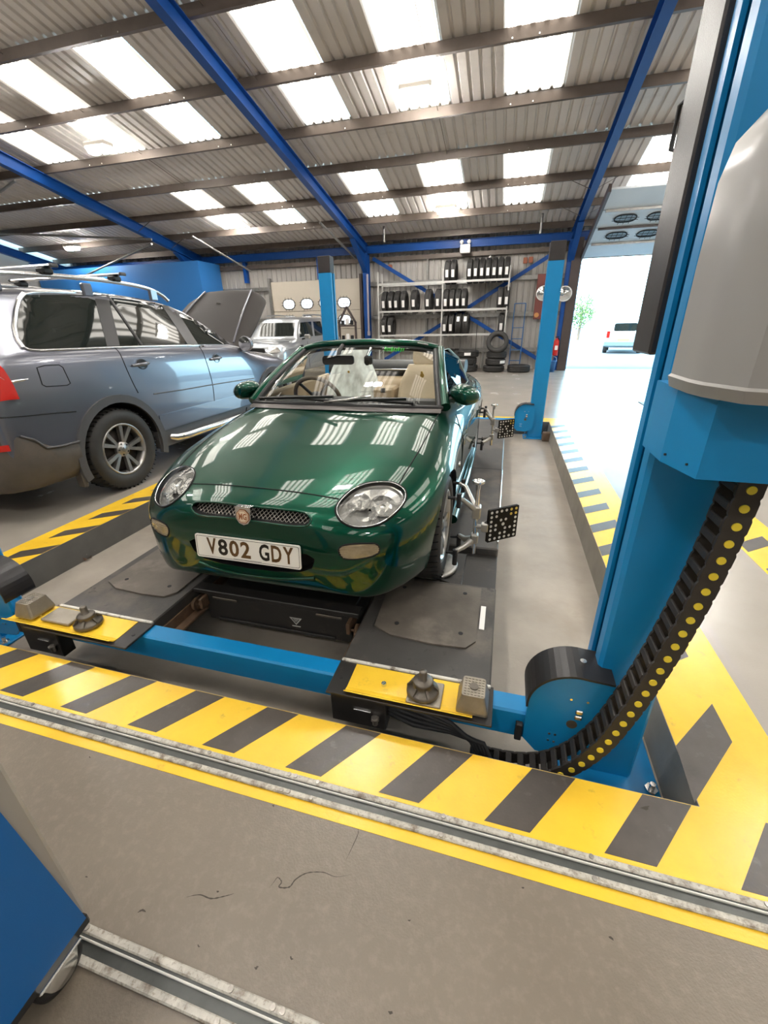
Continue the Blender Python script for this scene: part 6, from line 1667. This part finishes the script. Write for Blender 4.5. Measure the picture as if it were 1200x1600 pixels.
for (x, y) in ((-.875, .235), (-1.50, .235), (-.875, -.65), (-1.50, -.65)):
    c_ = MB().bbox(x - .035, x + .035, y - .05, y + .05, .090, .098, .003).prism([(y - .045, .092), (y + .045, .092), (y + .03, .045), (y - .03, .045)], x + .020, x + .024, axis='x').prism([(y - .045, .092), (y + .045, .092), (y + .03, .045), (y - .03, .045)], x - .024, x - .020, axis='x').build('castor_fork', M_BRIGHT, cab)
    MB().lathe([(.0, -.016), (.040, -.016), (.052, -.014), (.055, 0), (.052, .014), (.040, .016), (0, .016)], 28, Matrix.Translation((x, y, .0555)) @ Matrix.Rotation(PI / 2, 4, 'Y')).build('castor_wheel', M_BLKPL, c_)
    MB().lathe([(.0, -.026), (.030, -.026), (.036, -.018), (.036, .018), (.030, .026), (0, .026)], 24, Matrix.Translation((x, y, .0555)) @ Matrix.Rotation(PI / 2, 4, 'Y')).build('castor_hub', M_BRIGHT, c_)

# ------------------------------------------------------------------ outside: parked hatchback and tree
hv = on_z(945, 553, -.03)
HX = on_y(975, 540, hv.y).x
M_WPAINT = mat('white_car_paint', (0.20, 0.27, 0.29), .3, coat=1)
hb = thing('hatchback', 'pale hatchback parked in the sunlit yard outside', 'car', (HX + .10, hv.y + .8, -.03), -math.atan2(HX, hv.y))
HT = [[-.80, .70, .40, .68, .62, .66, .66, .60, .40, .5], [-.77, .95, .52, .92, .78, .88, .82, .65, .32, .66], [-.6, 1.40, .52, 1.35, .80, .98, .84, .68, .28, .72], [-.2, 1.47, .54, 1.41, .80, .98, .85, .68, .26, .74],
      [1.0, 1.48, .55, 1.42, .80, .95, .85, .68, .26, .74], [1.6, 1.25, .58, 1.20, .80, .93, .85, .68, .26, .74], [2.1, .98, .66, .95, .79, .90, .85, .68, .26, .74], [2.9, .85, .6, .82, .72, .78, .78, .6, .28, .66], [3.1, .66, .4, .64, .5, .62, .55, .52, .36, .42]]
hbb, HBV, HBL, HMW = suv_body(HT, hb, M_WPAINT, [(0, .30, .35), (2.5, .30, .35)])
for s in (1, -1):
    for y in (0, 2.5): wheel_parts(hb, s * .74, y, .30, s, .30, .19, .19, 5, .1, M_RIMG, tread=False)
    MB().prism(rounded(.14, .30, .04, 3), -.80, -.70, axis='y', m=Matrix.Translation((s * .68, 0, .86))).build('tail_lamp', M_RED, hb)
MB().prism(rounded(.95, .34, .08, 3), -.74, -.715, axis='y', m=Matrix.Translation((0, 0, 1.17)) @ Matrix.Rotation(0, 4, 'X')).build('rear_window', M_TINT, hb)
MB().prism(rounded(.50, .11, .01, 2), -.815, -.805, axis='y', m=Matrix.Translation((0, 0, .62))).build('number_plate', mat('plate_yellow', (.7, .6, .1), .4), hb)
MB().bbox(-.80, .80, -.86, -.74, .32, .56, .04).build('bumper', mat('bumper_teal_grey', (.10, .15, .17), .5), hb)
def leafy_tree(x, y, h, r, lab, seed, n=900):
    random.seed(seed)
    t = thing('tree', lab, 'tree', (x, y, -.03))
    b = MB().tube([(0, 0, 0), (.05, 0, h * .4), (0, .05, h * .75)], [.12, .09, .04], 8)
    for k in range(7):
        a = k * 2.4; b.tube([(0, 0, h * (.3 + .06 * k)), (r * .6 * math.cos(a), r * .6 * math.sin(a), h * (.5 + .06 * k))], [.04, .015], 6)
    b.build('trunk', mat('bark_brown', (.14, .10, .07), .8), t)
    f = MB()
    for k in range(n):
        a = random.uniform(0, 2 * PI); u = random.uniform(-1, 1); q = random.random() ** .4
        c = V((r * q * math.cos(a) * math.sqrt(1 - u * u), r * q * math.sin(a) * math.sqrt(1 - u * u), h * .62 + h * .38 * q * u))
        d = V((random.gauss(0, 1), random.gauss(0, 1), random.gauss(0, 1))).normalized(); e = d.orthogonal().normalized(); s_ = random.uniform(.08, .16)
        f.add([c - d * s_, c + e * s_ * .5, c + d * s_, c - e * s_ * .5], [(0, 1, 2, 3)])
    o = f.build('foliage', mat('leaf_green', (.16, .26, .08), .6, noise=.4, nscale=3), t, fix=False); o['kind'] = 'stuff'
    return t
tp = on_z(905, 527, -.03)
leafy_tree(on_y(907, 500, 42).x, 42, 3.6, 1.1, 'small leafy tree standing in the bright yard outside the open door', 5)

# cracks and scuffs in the near floor
M_CRACK = mat('crack_dark', (0.055, 0.045, 0.035), .8)
def crack(pxs, w):
    P = [on_z(x, y, .0006) for x, y in pxs]; P = smooth_open(P, 5); L_, R_ = [], []
    for i, p in enumerate(P):
        d = (P[min(i + 1, len(P) - 1)] - P[max(i - 1, 0)]); d.z = 0; d.normalize(); n_ = V((-d.y, d.x, 0)) * w * (.35 + .65 * abs(math.sin(i * 1.7))) * math.sin(PI * (i + .5) / len(P))
        L_.append(p + n_); R_.append(p - n_)
    MB().grid([L_, R_], smooth=False).build('floor_crack', M_CRACK, floor, fix=False)
crack([(420, 1388), (428, 1378), (434, 1371), (440, 1378), (436, 1386), (452, 1386), (462, 1374), (480, 1364), (505, 1363), (525, 1370), (550, 1366)], .0022)
crack([(290, 1402), (312, 1398), (330, 1404), (352, 1400), (366, 1396)], .002)
crack([(540, 1345), (552, 1320), (560, 1300), (556, 1290)], .0014)
crack([(215, 1426), (222, 1422), (228, 1425)], .003)
crack([(1118, 1290), (1140, 1302), (1165, 1318), (1185, 1330)], .0012)
for (x, y, r) in ((140, 1183, .006), (640, 1438, .006), (955, 1466, .008), (427, 1259, .006), (135, 1370, .008), (340, 1393, .005), (455, 1497, .008), (310, 1478, .006), (401, 1512, .007), (817, 1387, .005), (610, 1582, .007), (1010, 1262, .022)):
    p = on_z(x, y, .0006 if y != 1262 else .0026); b = MB(); n = 7
    b.add([p + V((r * (.6 + .4 * math.sin(k * 2.3 + x)) * math.cos(2 * PI * k / n), .6 * r * (.6 + .4 * math.cos(k * 1.7 + y)) * math.sin(2 * PI * k / n), 0)) for k in range(n)], [tuple(range(n))])
    b.build('floor_stain', M_CRACK, floor, fix=False)
